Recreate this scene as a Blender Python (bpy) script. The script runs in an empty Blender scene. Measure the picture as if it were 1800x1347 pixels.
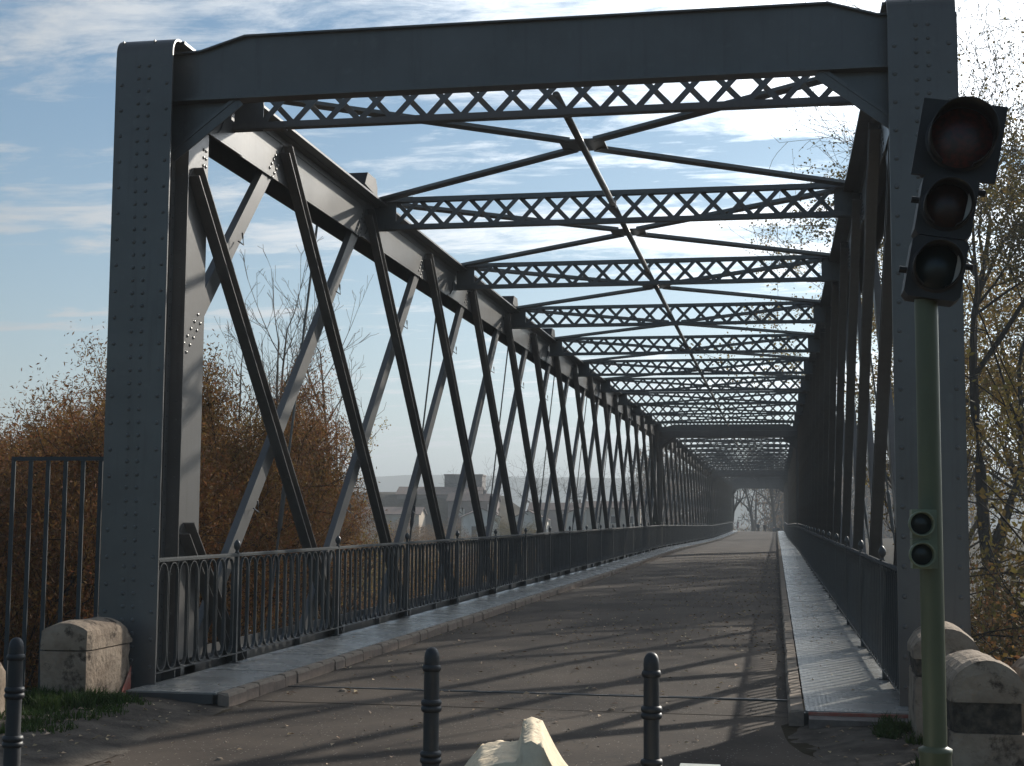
import bpy, math, random
from math import sin, cos, pi, radians, sqrt, atan2, tan
from mathutils import Vector, Matrix, noise as mn
random.seed(7)
S = bpy.context.scene
COL = S.collection
# ------------------------------------------------------------------ camera
cam = bpy.data.cameras.new('camera'); camo = bpy.data.objects.new('camera', cam); COL.objects.link(camo)
cam.sensor_width = 36; cam.lens = 50.5; cam.clip_start = .1; cam.clip_end = 5000
fw = Vector((-0.17982126, 0.97907671, 0.09525283)); rt = Vector((0.98364504, 0.17998342, 0.00695741)); up = Vector((0.0103321, -0.09494607, 0.9954288))
M = Matrix((rt, up, -fw)).transposed().to_4x4(); M.translation = (2.479, -13.484, 1.632)
camo.matrix_world = M; S.camera = camo
# ------------------------------------------------------------------ light
SD = Vector((1.096, 2.03, 1.0)).normalized()
EL = math.asin(SD.z); AZ = atan2(SD.x, SD.y)
w = bpy.data.worlds.new('World'); S.world = w; w.use_nodes = True
nt = w.node_tree; N = nt.nodes; L = nt.links; N.clear()
def nd(t, **k):
    n = N.new(t)
    for a, b in k.items(): setattr(n, a, b)
    return n
out = nd('ShaderNodeOutputWorld'); bg = nd('ShaderNodeBackground'); bg.inputs[1].default_value = .08
sky = nd('ShaderNodeTexSky'); sky.sky_type = 'NISHITA'; sky.sun_disc = False; sky.sun_elevation = EL; sky.sun_rotation = AZ
sky.air_density = 1.0; sky.dust_density = .3; sky.ozone_density = .8
tc = nd('ShaderNodeTexCoord'); sep = nd('ShaderNodeSeparateXYZ'); L.new(tc.outputs['Generated'], sep.inputs[0])
def math_(op, a, b=None, clamp=False):
    m = nd('ShaderNodeMath', operation=op, use_clamp=clamp)
    for i, v in enumerate((a, b)):
        if v is None: continue
        if isinstance(v, (int, float)): m.inputs[i].default_value = v
        else: L.new(v, m.inputs[i])
    return m.outputs[0]
zc_ = math_('ADD', math_('MAXIMUM', sep.outputs[2], 0.0), .09)
u_ = math_('DIVIDE', sep.outputs[0], zc_); v_ = math_('DIVIDE', sep.outputs[1], zc_)
cmb = nd('ShaderNodeCombineXYZ'); L.new(u_, cmb.inputs[0]); L.new(v_, cmb.inputs[1])
def cloud(scale, rot, sx, sy, det, rough, dist):
    mp = nd('ShaderNodeMapping'); mp.inputs['Rotation'].default_value = (0, 0, rot); mp.inputs['Scale'].default_value = (sx, sy, 1)
    mp.inputs['Location'].default_value = (3.1, 7.7, 0)
    L.new(cmb.outputs[0], mp.inputs[0])
    n = nd('ShaderNodeTexNoise'); n.inputs['Scale'].default_value = scale; n.inputs['Detail'].default_value = det
    n.inputs['Roughness'].default_value = rough; n.inputs['Distortion'].default_value = dist
    L.new(mp.outputs[0], n.inputs['Vector']); return n.outputs[0]
c1 = cloud(.75, radians(-14), .5, 1.35, 9, .62, .6)
c2 = cloud(5.0, radians(-20), .7, 1.5, 8, .68, .4)
cs = math_('ADD', math_('MULTIPLY', c1, .60), math_('MULTIPLY', c2, .40))
dotp = nd('ShaderNodeVectorMath', operation='DOT_PRODUCT'); L.new(tc.outputs['Generated'], dotp.inputs[0]); dotp.inputs[1].default_value = SD
prox = math_('MAXIMUM', dotp.outputs['Value'], 0.0)
glow = math_('POWER', prox, 9.0)
cs2 = math_('ADD', cs, math_('MULTIPLY', glow, .10))
cr = nd('ShaderNodeMapRange', interpolation_type='SMOOTHSTEP'); L.new(cs2, cr.inputs[0]); cr.inputs[1].default_value = .445; cr.inputs[2].default_value = .61
hz = math_('POWER', math_('SUBTRACT', 1.0, math_('MAXIMUM', sep.outputs[2], 0.0)), 7.0)
cov = math_('MAXIMUM', math_('MULTIPLY', cr.outputs[0], .92), math_('MULTIPLY', hz, .95), True)
cb = math_('ADD', math_('ADD', 1.3, math_('MULTIPLY', math_('POWER', prox, 2.0), 16.5)), math_('MULTIPLY', glow, 32.0))
cc = nd('ShaderNodeVectorMath', operation='SCALE'); cc.inputs[0].default_value = (.93, .975, 1.02); L.new(cb, cc.inputs['Scale'])
mx = nd('ShaderNodeMix', data_type='RGBA'); tint = nd('ShaderNodeVectorMath', operation='MULTIPLY'); tint.inputs[1].default_value = (.66, .93, 1.06); L.new(sky.outputs[0], tint.inputs[0]); L.new(cov, mx.inputs[0]); L.new(tint.outputs[0], mx.inputs[6]); L.new(cc.outputs[0], mx.inputs[7])
L.new(mx.outputs[2], bg.inputs[0]); L.new(bg.outputs[0], out.inputs[0])
sun = bpy.data.lights.new('sun', 'SUN'); sun.energy = 5.0; sun.angle = radians(.55); sun.color = (1, .93, .82)
sun.angle = radians(.8)
suno = bpy.data.objects.new('sun', sun); COL.objects.link(suno); suno.rotation_euler = (-SD).to_track_quat('-Z', 'Y').to_euler()
vs = S.view_settings; vs.view_transform = 'Standard'; vs.look = 'None'; vs.gamma = 1; vs.use_curve_mapping = False; vs.exposure = .25
S.cycles.use_denoising = True; S.cycles.max_bounces = 6; S.cycles.transparent_max_bounces = 12; S.cycles.volume_bounces = 0
# ------------------------------------------------------------------ helpers
class MB:
    def __init__(s): s.v = []; s.f = []; s.m = []
    def quad(s, a, b, c, d, m=0):
        i = len(s.v); s.v += [tuple(a), tuple(b), tuple(c), tuple(d)]; s.f.append((i, i+1, i+2, i+3)); s.m.append(m)
    def hexa(s, p, m=0):   # 8 corners, bottom 4 then top 4
        i = len(s.v); s.v += [tuple(q) for q in p]
        for f in ((3,2,1,0),(4,5,6,7),(0,1,5,4),(1,2,6,5),(2,3,7,6),(3,0,4,7)): s.f.append(tuple(i+k for k in f)); s.m.append(m)
    def box(s, x0, x1, y0, y1, z0, z1, m=0):
        x0, x1 = sorted((x0, x1)); y0, y1 = sorted((y0, y1)); z0, z1 = sorted((z0, z1))
        s.hexa([(x0,y0,z0),(x1,y0,z0),(x1,y1,z0),(x0,y1,z0),(x0,y0,z1),(x1,y0,z1),(x1,y1,z1),(x0,y1,z1)], m)
    def bar(s, p0, p1, w, h, upv=(0,0,1), m=0):
        p0 = Vector(p0); p1 = Vector(p1); d = (p1-p0).normalized(); u = Vector(upv); sd = d.cross(u).normalized()*(w/2); u = sd.cross(d).normalized()*(h/2)
        s.hexa([p0-sd-u, p0+sd-u, p1+sd-u, p1-sd-u, p0-sd+u, p0+sd+u, p1+sd+u, p1-sd+u], m)
    def tube(s, pts, rs, n=8, m=0, caps=True):
        pts = [Vector(p) for p in pts]; i0 = len(s.v)
        for k, p in enumerate(pts):
            d = (pts[min(k+1, len(pts)-1)]-pts[max(k-1, 0)])
            if d.length < 1e-9: d = Vector((0,0,1))
            d.normalize(); a = d.cross(Vector((0,0,1)) if abs(d.z) < .95 else Vector((1,0,0))).normalized(); b = d.cross(a)
            r = rs[k] if isinstance(rs, (list, tuple)) else rs
            for j in range(n):
                t = 2*pi*j/n; s.v.append(tuple(p+a*(r*cos(t))+b*(r*sin(t))))
        for k in range(len(pts)-1):
            for j in range(n):
                a = i0+k*n+j; b = i0+k*n+(j+1) % n; s.f.append((a, b, b+n, a+n)); s.m.append(m)
        if caps:
            s.f.append(tuple(i0+j for j in range(n))[::-1]); s.m.append(m)
            s.f.append(tuple(i0+(len(pts)-1)*n+j for j in range(n))); s.m.append(m)
    def lathe(s, prof, n=20, c=(0,0,0), m=0, ax='z'):
        i0 = len(s.v)
        for r, z in prof:
            for j in range(n):
                t = 2*pi*j/n
                q = (r*cos(t), r*sin(t), z) if ax == 'z' else (r*cos(t), z, r*sin(t))
                s.v.append((c[0]+q[0], c[1]+q[1], c[2]+q[2]))
        for k in range(len(prof)-1):
            for j in range(n):
                a = i0+k*n+j; b = i0+k*n+(j+1) % n; s.f.append((a, b, b+n, a+n)); s.m.append(m)
    def dome(s, c, nrm, r, h=None, m=0):
        h = h or r*.7; nrm = Vector(nrm).normalized(); a = nrm.orthogonal().normalized(); b = nrm.cross(a); c = Vector(c); i = len(s.v); n = 8
        for rr, hh in ((1, 0), (.75, .7)):
            for j in range(n): t = 2*pi*j/n; s.v.append(tuple(c+(a*cos(t)+b*sin(t))*(r*rr)+nrm*(h*hh)))
        s.v.append(tuple(c+nrm*h))
        for j in range(n):
            k = (j+1) % n; s.f.append((i+j, i+k, i+n+k, i+n+j)); s.m.append(m); s.f.append((i+n+j, i+n+k, i+2*n)); s.m.append(m)
    def poly(s, pts, m=0):
        i = len(s.v); s.v += [tuple(p) for p in pts]; s.f.append(tuple(range(i, i+len(pts)))); s.m.append(m)
    def prism(s, pts, off, m=0):
        n = len(pts); i = len(s.v); off = Vector(off); s.v += [tuple(p) for p in pts]+[tuple(Vector(p)+off) for p in pts]
        s.f.append(tuple(range(i, i+n))[::-1]); s.m.append(m); s.f.append(tuple(range(i+n, i+2*n))); s.m.append(m)
        for j in range(n): k = (j+1) % n; s.f.append((i+j, i+k, i+n+k, i+n+j)); s.m.append(m)
    def mesh(s, name, mats, smooth=False):
        me = bpy.data.meshes.new(name); me.from_pydata(s.v, [], s.f)
        for mt in (mats if isinstance(mats, (list, tuple)) else [mats]): me.materials.append(mt)
        if any(s.m): me.polygons.foreach_set('material_index', s.m)
        if smooth: me.polygons.foreach_set('use_smooth', [True]*len(s.f))
        me.update(); return me
    def build(s, name, mats, parent=None, loc=(0,0,0), smooth=False, **k):
        return put(name, s.mesh(name, mats, smooth), parent, loc, **k)
def put(name, me, parent=None, loc=(0,0,0), rot=(0,0,0), scale=(1,1,1), label=None, cat=None, group=None, kind=None):
    o = bpy.data.objects.new(name, me); COL.objects.link(o); o.location = loc; o.rotation_euler = rot; o.scale = scale
    if parent is not None: o.parent = parent
    if label: o['label'] = label
    if cat: o['category'] = cat
    if group: o['group'] = group
    if kind: o['kind'] = kind
    return o
def empty(name, loc=(0,0,0), rot=(0,0,0), **k): return put(name, None, None, loc, rot, **k)
def copy_tree(o, parent=None, lab=None):
    c = o.copy(); COL.objects.link(c)
    if parent is not None: c.parent = parent
    if lab: c['label'] = lab
    for ch in list(KIDS[o.name]) if o.name in KIDS else o.children: copy_tree(ch, c)
    return c
KIDS = {}
def mat(name, base=(.5,.5,.5), rough=.6, metal=0., c2=None, nscale=3., ndet=6., lo=.35, hi=.65, bump=0., bscale=40., bdist=.01, spec=.5, island=0., stretch=(1,1,1), rvar=0., extra=None, transl=0.):
    m = bpy.data.materials.new(name); m.use_nodes = True; T = m.node_tree; n = T.nodes; l = T.links
    b = n['Principled BSDF']; b.inputs['Roughness'].default_value = rough; b.inputs['Metallic'].default_value = metal; b.inputs['Specular IOR Level'].default_value = spec
    tcn = n.new('ShaderNodeTexCoord'); mp = n.new('ShaderNodeMapping'); mp.inputs['Scale'].default_value = stretch; l.new(tcn.outputs['Object'], mp.inputs[0])
    col = None
    c2 = c2 or tuple(x*.8 for x in base)
    nz = n.new('ShaderNodeTexNoise'); nz.inputs['Scale'].default_value = nscale; nz.inputs['Detail'].default_value = ndet; nz.inputs['Roughness'].default_value = .6; l.new(mp.outputs[0], nz.inputs[0])
    rp = n.new('ShaderNodeMapRange'); rp.inputs[1].default_value = lo; rp.inputs[2].default_value = hi; l.new(nz.outputs[0], rp.inputs[0])
    mi = n.new('ShaderNodeMix'); mi.data_type = 'RGBA'; mi.inputs[6].default_value = (*base, 1); mi.inputs[7].default_value = (*c2, 1); l.new(rp.outputs[0], mi.inputs[0]); col = mi.outputs[2]
    if rvar:
        r2 = n.new('ShaderNodeMapRange'); r2.inputs[3].default_value = rough-rvar; r2.inputs[4].default_value = rough+rvar; l.new(nz.outputs[0], r2.inputs[0]); l.new(r2.outputs[0], b.inputs['Roughness'])
    if island:
        g = n.new('ShaderNodeNewGeometry'); hv = n.new('ShaderNodeHueSaturation'); l.new(col, hv.inputs['Color'])
        a = n.new('ShaderNodeMapRange'); a.inputs[3].default_value = 1-island; a.inputs[4].default_value = 1+island; l.new(g.outputs['Random Per Island'], a.inputs[0]); l.new(a.outputs[0], hv.inputs['Value'])
        fr = n.new('ShaderNodeMath'); fr.operation = 'FRACT'; mm = n.new('ShaderNodeMath'); mm.operation = 'MULTIPLY'; mm.inputs[1].default_value = 17.3; l.new(g.outputs['Random Per Island'], mm.inputs[0]); l.new(mm.outputs[0], fr.inputs[0])
        h2 = n.new('ShaderNodeMapRange'); h2.inputs[3].default_value = .48; h2.inputs[4].default_value = .525; l.new(fr.outputs[0], h2.inputs[0]); l.new(h2.outputs[0], hv.inputs['Hue']); col = hv.outputs[0]
    if extra: col = extra(n, l, tcn, col, b)
    l.new(col, b.inputs['Base Color'])
    if bump:
        bn = n.new('ShaderNodeTexNoise'); bn.inputs['Scale'].default_value = bscale; bn.inputs['Detail'].default_value = 5; l.new(mp.outputs[0], bn.inputs[0])
        bp = n.new('ShaderNodeBump'); bp.inputs['Strength'].default_value = bump; bp.inputs['Distance'].default_value = bdist; l.new(bn.outputs[0], bp.inputs['Height']); l.new(bp.outputs[0], b.inputs['Normal'])
    if transl:
        o = [x for x in n if x.type == 'OUTPUT_MATERIAL'][0]; t = n.new('ShaderNodeBsdfTranslucent'); l.new(col, t.inputs[0]); ms = n.new('ShaderNodeMixShader'); ms.inputs[0].default_value = transl
        l.new(b.outputs[0], ms.inputs[1]); l.new(t.outputs[0], ms.inputs[2]); l.new(ms.outputs[0], o.inputs[0])
    return m
# ------------------------------------------------------------------ materials
def weather(n, l, tcn, col, b):
    # rain streaks, grime and chalky patches in the paint
    mp = n.new('ShaderNodeMapping'); mp.inputs['Scale'].default_value = (9, 9, .55); l.new(tcn.outputs['Object'], mp.inputs[0])
    a = n.new('ShaderNodeTexNoise'); a.inputs['Scale'].default_value = 1.3; a.inputs['Detail'].default_value = 7; a.inputs['Roughness'].default_value = .65; l.new(mp.outputs[0], a.inputs[0])
    r = n.new('ShaderNodeMapRange'); r.inputs[1].default_value = .53; r.inputs[2].default_value = .72; r.inputs[4].default_value = .42; l.new(a.outputs[0], r.inputs[0])
    m = n.new('ShaderNodeMix'); m.data_type = 'RGBA'; m.inputs[7].default_value = (.065,.055,.045,1); l.new(r.outputs[0], m.inputs[0]); l.new(col, m.inputs[6])
    c = n.new('ShaderNodeTexNoise'); c.inputs['Scale'].default_value = 7; c.inputs['Detail'].default_value = 9; l.new(tcn.outputs['Object'], c.inputs[0])
    r2 = n.new('ShaderNodeMapRange'); r2.inputs[1].default_value = .6; r2.inputs[2].default_value = .75; r2.inputs[4].default_value = .3; l.new(c.outputs[0], r2.inputs[0])
    m2 = n.new('ShaderNodeMix'); m2.data_type = 'RGBA'; m2.inputs[7].default_value = (.19,.19,.18,1); l.new(r2.outputs[0], m2.inputs[0]); l.new(m.outputs[2], m2.inputs[6]); return m2.outputs[2]
STEEL = mat('grey_bridge_paint', (.136,.131,.126), .34, spec=.65, c2=(.098,.093,.088), nscale=1.3, ndet=9, lo=.3, hi=.75, bump=.12, bscale=26, bdist=.004, rvar=.07, extra=weather)
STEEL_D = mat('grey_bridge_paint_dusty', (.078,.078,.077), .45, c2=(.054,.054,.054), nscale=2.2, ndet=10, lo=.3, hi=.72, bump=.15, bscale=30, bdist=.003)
RAILP = mat('railing_paint', (.075,.079,.079), .4, c2=(.052,.055,.056), nscale=4, bump=.08, bscale=60, bdist=.002)
def checker(n, l, tcn, col, b):
    # raised tread pattern of the floor plates: two crossed families of short bars, as relief only
    mp = n.new('ShaderNodeMapping'); mp.inputs['Rotation'].default_value = (0, 0, radians(45)); mp.inputs['Scale'].default_value = (17, 17, 17); l.new(tcn.outputs['Object'], mp.inputs[0])
    sp = n.new('ShaderNodeSeparateXYZ'); l.new(mp.outputs[0], sp.inputs[0])
    def M_(op, a, bb=None):
        k = n.new('ShaderNodeMath'); k.operation = op
        for i, q in enumerate((a, bb)):
            if q is None: continue
            if isinstance(q, (int, float)): k.inputs[i].default_value = q
            else: l.new(q, k.inputs[i])
        return k.outputs[0]
    sx = M_('SINE', M_('MULTIPLY', sp.outputs[0], pi)); sy = M_('SINE', M_('MULTIPLY', sp.outputs[1], pi))
    hgt = M_('ABSOLUTE', M_('MULTIPLY', sx, sy))
    nz = n.new('ShaderNodeTexNoise'); nz.inputs['Scale'].default_value = 1.7; nz.inputs['Detail'].default_value = 3; l.new(tcn.outputs['Object'], nz.inputs[0])
    h2 = M_('ADD', M_('MULTIPLY', hgt, .003), M_('MULTIPLY', nz.outputs[0], .006))
    bp = n.new('ShaderNodeBump'); bp.inputs['Strength'].default_value = .75; bp.inputs['Distance'].default_value = 1; l.new(h2, bp.inputs['Height']); l.new(bp.outputs[0], b.inputs['Normal'])
    return col
PLATE = mat('tread_plate', (.38,.385,.37), .27, metal=.15, c2=(.22,.22,.21), nscale=1.6, ndet=9, lo=.38, hi=.62, rvar=.15, extra=checker)
def asph(n, l, tcn, col, b):
    # big worn and dusty patches plus small light stones
    a = n.new('ShaderNodeTexNoise'); a.inputs['Scale'].default_value = .55; a.inputs['Detail'].default_value = 6; a.inputs['Distortion'].default_value = .4; l.new(tcn.outputs['Object'], a.inputs[0])
    r = n.new('ShaderNodeMapRange'); r.inputs[1].default_value = .42; r.inputs[2].default_value = .62; l.new(a.outputs[0], r.inputs[0])
    m = n.new('ShaderNodeMix'); m.data_type = 'RGBA'; m.inputs[7].default_value = (.086,.066,.050,1); l.new(r.outputs[0], m.inputs[0]); l.new(col, m.inputs[6])
    # cracks
    nn = n.new('ShaderNodeTexNoise'); nn.inputs['Scale'].default_value = 1.1; nn.inputs['Detail'].default_value = 6; l.new(tcn.outputs['Object'], nn.inputs[0])
    ad = n.new('ShaderNodeVectorMath'); ad.operation = 'ADD'; sc_ = n.new('ShaderNodeVectorMath'); sc_.operation = 'SCALE'; sc_.inputs['Scale'].default_value = 1.3; l.new(nn.outputs['Color'], sc_.inputs[0]); l.new(tcn.outputs['Object'], ad.inputs[0]); l.new(sc_.outputs[0], ad.inputs[1])
    vc = n.new('ShaderNodeTexVoronoi'); vc.feature = 'DISTANCE_TO_EDGE'; vc.inputs['Scale'].default_value = .42; l.new(ad.outputs[0], vc.inputs[0])
    rc = n.new('ShaderNodeMapRange'); rc.inputs[1].default_value = .0; rc.inputs[2].default_value = .006; rc.inputs[3].default_value = .75; rc.inputs[4].default_value = 0; l.new(vc.outputs['Distance'], rc.inputs[0])
    mc = n.new('ShaderNodeMix'); mc.data_type = 'RGBA'; mc.inputs[7].default_value = (.012,.011,.010,1); l.new(rc.outputs[0], mc.inputs[0]); l.new(m.outputs[2], mc.inputs[6]); m = mc
    v = n.new('ShaderNodeTexVoronoi'); v.inputs['Scale'].default_value = 48; l.new(tcn.outputs['Object'], v.inputs[0])
    wn = n.new('ShaderNodeTexWhiteNoise'); l.new(v.outputs['Position'], wn.inputs['Vector'])
    g = n.new('ShaderNodeMath'); g.operation = 'GREATER_THAN'; g.inputs[1].default_value = .93; l.new(wn.outputs[0], g.inputs[0])
    d = n.new('ShaderNodeMath'); d.operation = 'LESS_THAN'; d.inputs[1].default_value = .3; l.new(v.outputs['Distance'], d.inputs[0])
    q = n.new('ShaderNodeMath'); q.operation = 'MULTIPLY'; l.new(g.outputs[0], q.inputs[0]); l.new(d.outputs[0], q.inputs[1])
    m2 = n.new('ShaderNodeMix'); m2.data_type = 'RGBA'; m2.inputs[7].default_value = (.28,.26,.22,1); l.new(q.outputs[0], m2.inputs[0]); l.new(m.outputs[2], m2.inputs[6])
    return m2.outputs[2]
ASPH = mat('asphalt', (.052,.037,.027), .88, c2=(.029,.0225,.018), nscale=28, ndet=8, bump=.5, bscale=120, bdist=.006, extra=asph, spec=.2)
DIRT = mat('dirt_and_dust', (.13,.11,.09), .95, c2=(.06,.05,.042), nscale=3.5, ndet=12, lo=.35, hi=.62, bump=.6, bscale=40, bdist=.02, spec=.1)
LAND = mat('river_bank_soil', (.06,.045,.028), 1, c2=(.03,.027,.018), nscale=.2, ndet=10, bump=.5, bscale=2, bdist=.3, spec=.05)
def stains(n, l, tcn, col, b):
    a = n.new('ShaderNodeTexNoise'); a.inputs['Scale'].default_value = 5; a.inputs['Detail'].default_value = 10; a.inputs['Roughness'].default_value = .7; l.new(tcn.outputs['Object'], a.inputs[0])
    r = n.new('ShaderNodeMapRange'); r.inputs[1].default_value = .54; r.inputs[2].default_value = .64; l.new(a.outputs[0], r.inputs[0])
    m = n.new('ShaderNodeMix'); m.data_type = 'RGBA'; m.inputs[7].default_value = (.07,.052,.04,1); l.new(r.outputs[0], m.inputs[0]); l.new(col, m.inputs[6]); return m.outputs[2]
STONE = mat('weathered_stone', (.37,.295,.225), .9, c2=(.23,.175,.13), nscale=4, ndet=12, bump=.7, bscale=22, bdist=.02, spec=.15, extra=stains)
STONE_DK = mat('black_lichen_stone', (.045,.04,.034), .95, c2=(.16,.13,.1), nscale=14, ndet=9, lo=.42, hi=.75, bump=.8, bscale=30, bdist=.02, spec=.1)
REDPAINT = mat('faded_red_paint', (.36,.10,.07), .8, c2=(.34,.22,.17), nscale=9, lo=.4, hi=.75, bump=.3, bscale=30)
KERB = mat('kerb_stone', (.32,.26,.20), .9, c2=(.21,.175,.14), nscale=6, ndet=10, bump=.6, bscale=26, bdist=.01, spec=.15, island=.08)
IRON = mat('dark_cast_iron', (.012,.015,.020), .5, c2=(.022,.022,.023), nscale=9, bump=.25, bscale=50, bdist=.004)
RAILTOP = mat('worn_handrail', (.062,.066,.067), .85, spec=.2, c2=(.05,.056,.06), nscale=5)
FENCEP = mat('fence_paint', (.045,.052,.058), .55)
CONC = mat('cream_concrete', (.82,.69,.50), .85, c2=(.66,.53,.37), nscale=4, ndet=12, bump=.9, bscale=16, bdist=.02, spec=.2)
CONC2 = mat('pale_concrete', (.52,.55,.50), .8, c2=(.4,.42,.38), nscale=6, bump=.3, bscale=30)
POLE = mat('olive_green_paint', (.105,.12,.062), .45, c2=(.075,.085,.045), lo=.3, hi=.7, nscale=5, stretch=(1,1,.3), bump=.1, bscale=30)
REPB = mat('pale_green_housing', (.19,.22,.14), .45, c2=(.13,.15,.1), nscale=8)
BLACKP = mat('black_plastic', (.012,.010,.010), .55, c2=(.018,.014,.014), nscale=6)
VISOR = mat('worn_black_visor', (.014,.013,.013), .34)
LENSR = mat('red_lens', (.09,.011,.008), .35, c2=(.03,.006,.005), lo=.4, hi=.6, nscale=40)
LENSA = mat('amber_lens', (.04,.011,.007), .35, c2=(.02,.007,.005), nscale=40)
LENSG = mat('green_lens', (.005,.009,.009), .3, c2=(.004,.01,.011), nscale=40)
BARK = mat('bark', (.05,.039,.03), .9, c2=(.026,.021,.018), nscale=3, stretch=(4,4,1), bump=.6, bscale=14, bdist=.03, spec=.1)
BARKL = mat('pale_bark', (.17,.14,.11), .9, c2=(.09,.075,.06), nscale=3, stretch=(4,4,1), bump=.5, bscale=14, bdist=.02, spec=.1)
def leafm(name, c, c2, tr=.35, isl=.35): return mat(name, c, .7, c2=c2, nscale=.5, ndet=3, lo=.3, hi=.7, island=isl, transl=tr, spec=.15)
RUST = leafm('rust_brown_foliage', (.25,.113,.038), (.15,.077,.03))
RUST2 = leafm('ochre_brown_foliage', (.25,.13,.042), (.15,.085,.034))
GOLD = leafm('yellow_autumn_leaves', (.36,.25,.06), (.22,.15,.045), .35)
OLIVE = leafm('olive_autumn_leaves', (.19,.135,.035), (.09,.075,.025), .3)
DRY = leafm('dry_fallen_leaves', (.50,.40,.28), (.26,.16,.09), .1, .45)
GRASS = leafm('green_grass', (.055,.09,.02), (.035,.06,.016), .3)
WATER = mat('river_water', (.03,.04,.035), .08, c2=(.025,.03,.03), bump=.3, bscale=3, bdist=.03)
HILL = mat('distant_hills', (.08,.085,.06), 1, c2=(.12,.1,.07), nscale=.02, spec=0)
WALLM = [mat('render_%d' % i, c, .9, c2=tuple(x*.8 for x in c), nscale=.6, ndet=8, spec=.1) for i, c in enumerate([(.55,.47,.38),(.20,.17,.16),(.80,.77,.70),(.26,.235,.22),(.42,.30,.25)])]
ROOFM = mat('old_roof_tiles', (.15,.09,.07), .9, c2=(.09,.065,.055), nscale=1, ndet=8, stretch=(3,1,1))
PANE = mat('window_glass', (.02,.025,.03), .1); FRAME = mat('window_frame', (.55,.53,.5), .6); SHUT = mat('pale_shutter', (.5,.48,.42), .7)
WHITEP = mat('white_sign_face', (.8,.8,.78), .5, c2=(.75,.75,.72)); REDS = mat('red_sign_face', (.5,.03,.02), .5)
# ------------------------------------------------------------------ ground, river, hills
KN = [(-50,0),(0,0),(30,.06),(64.7,.22),(95,.13),(129.4,.08),(160,.22),(194.1,.42),(203,.36),(225,-.75),(245,-1.3),(400,-1.6),(2000,-1.6)]
def zc(y):
    for (a, za), (b, zb) in zip(KN, KN[1:]):
        if y <= b: return za+(zb-za)*(y-a)/(b-a)
    return KN[-1][1]
def sst(a, b, x):
    t = min(1, max(0, (x-a)/(b-a))); return t*t*(3-2*t)
def ground_z(x, y):
    near = -.135
    # near bank falls to the river flat; far bank climbs again
    g = near*(1-sst(.6, 7, y)) - 5.2*sst(.6, 7, y)
    side = sst(4.6, 9, abs(x+.2)) * sst(-9, -1.5, y)
    g = min(g, near - 4.6*side)
    far = sst(150, 197, y)
    g = g*(1-far) + (-1.45)*far
    if y > 193:
        road = 1-sst(4.5, 9, abs(x)); g = g*(1-road)+(zc(y)-.16)*road
    if y > 7: g += .35*mn.noise(Vector((x*.08, y*.08, 0)))*(1-sst(150, 196, y)*(1-sst(5, 12, abs(x))))
    return g
def grid(xs, ys, fz):
    b = MB(); nx = len(xs)
    for y in ys:
        for x in xs: b.v.append((x, y, fz(x, y)))
    for j in range(len(ys)-1):
        for i in range(nx-1): a = j*nx+i; b.f.append((a, a+1, a+nx+1, a+nx)); b.m.append(0)
    return b
xs = [-1350,-900,-600,-400,-250,-160,-110,-80,-60,-45,-35,-28,-22,-18,-15,-12]+[-10+.5*i for i in range(41)]+[12,15,18,22,28,35,45,60,80,110,160,250,400,700,1250]
ys = [-60,-40,-30,-20,-15]+[-12+.5*i for i in range(43)]+[11,13,16,20,25,30,40,50,70,90,110,130,145,150,155,160,165,170,175,180,185,190,193,193.5,196,200,205,212,220,230,250,300,400,600,900,1500,2300]
grid(xs, ys, ground_z).build('terrain', LAND, smooth=True, kind='structure')
MB_ = MB(); MB_.quad((-400,14,-5.35),(300,14,-5.35),(300,168,-5.35),(-400,168,-5.35)); MB_.build('river', WATER, kind='structure')
def hill_z(x, y):
    return 0
hb = MB()
hx = [-1300+45*i for i in range(52)]
prof = []
for x in hx:
    h = 50+13*mn.noise(Vector((x*.004, 2.3, 0)))+5*mn.noise(Vector((x*.014, 5.1, 0)))
    prof.append(h*(.75+.25*sst(-1300, -380, x)))
for r_, (yy, f) in enumerate(((1420, 0), (1500, .62), (1580, 1), (1800, .9))):
    for x, h in zip(hx, prof): hb.v.append((x, yy+20*mn.noise(Vector((x*.01, r_, 0))), -3+(h+3)*f))
for r_ in range(3):
    for i in range(len(hx)-1): a = r_*len(hx)+i; hb.f.append((a, a+1, a+1+len(hx), a+len(hx))); hb.m.append(0)
hb.build('hills', HILL, smooth=True, kind='structure')
# asphalt forecourt and road
def rough_z(x, y): return -.128+.004*mn.noise(Vector((x*1.2, y*1.2, 3)))
fx = [-3.3+.3*i for i in range(23)]; 
b = MB(); fy = [-40,-30,-22]+[-16+.5*i for i in range(33)]
nx = 23
for y in fy:
    wl = -3.0-1.0*sst(-2, -8, y)-.25*mn.noise(Vector((0, y*.9, 0)))*(1-sst(-1.4,-.8,y))+.4*sst(-2.2, -.8, y); wr = 3.05+.5*sst(-2.5, -9, y)+.25*mn.noise(Vector((7, y*.8, 0)))*(1-sst(-1.4,-.8,y))-.45*sst(-2.6, -.9, y)
    if y > -.4: wl, wr = -2.58, 2.58
    for i in range(nx):
        x = wl+(wr-wl)*i/(nx-1); b.v.append((x, y, rough_z(x, y)+(-.012 if i in (0, nx-1) and y < -.4 else 0)))
for j in range(len(fy)-1):
    for i in range(nx-1): a = j*nx+i; b.f.append((a, a+1, a+nx+1, a+nx)); b.m.append(0)
b.build('forecourt', ASPH, smooth=True, kind='structure')
b = MB(); ry = [0]+[.6+1.5*i for i in range(130)]+[196,200,205,210,216,222,228,235,245,260]
for y in ry:
    for i in range(9): x = -2.585+5.17*i/8; b.v.append((x, y, zc(y)-.124+(.03*(1-((i-4)/4.)**2) if y > 3 else 0)+.003*mn.noise(Vector((x, y, 1)))))
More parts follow.
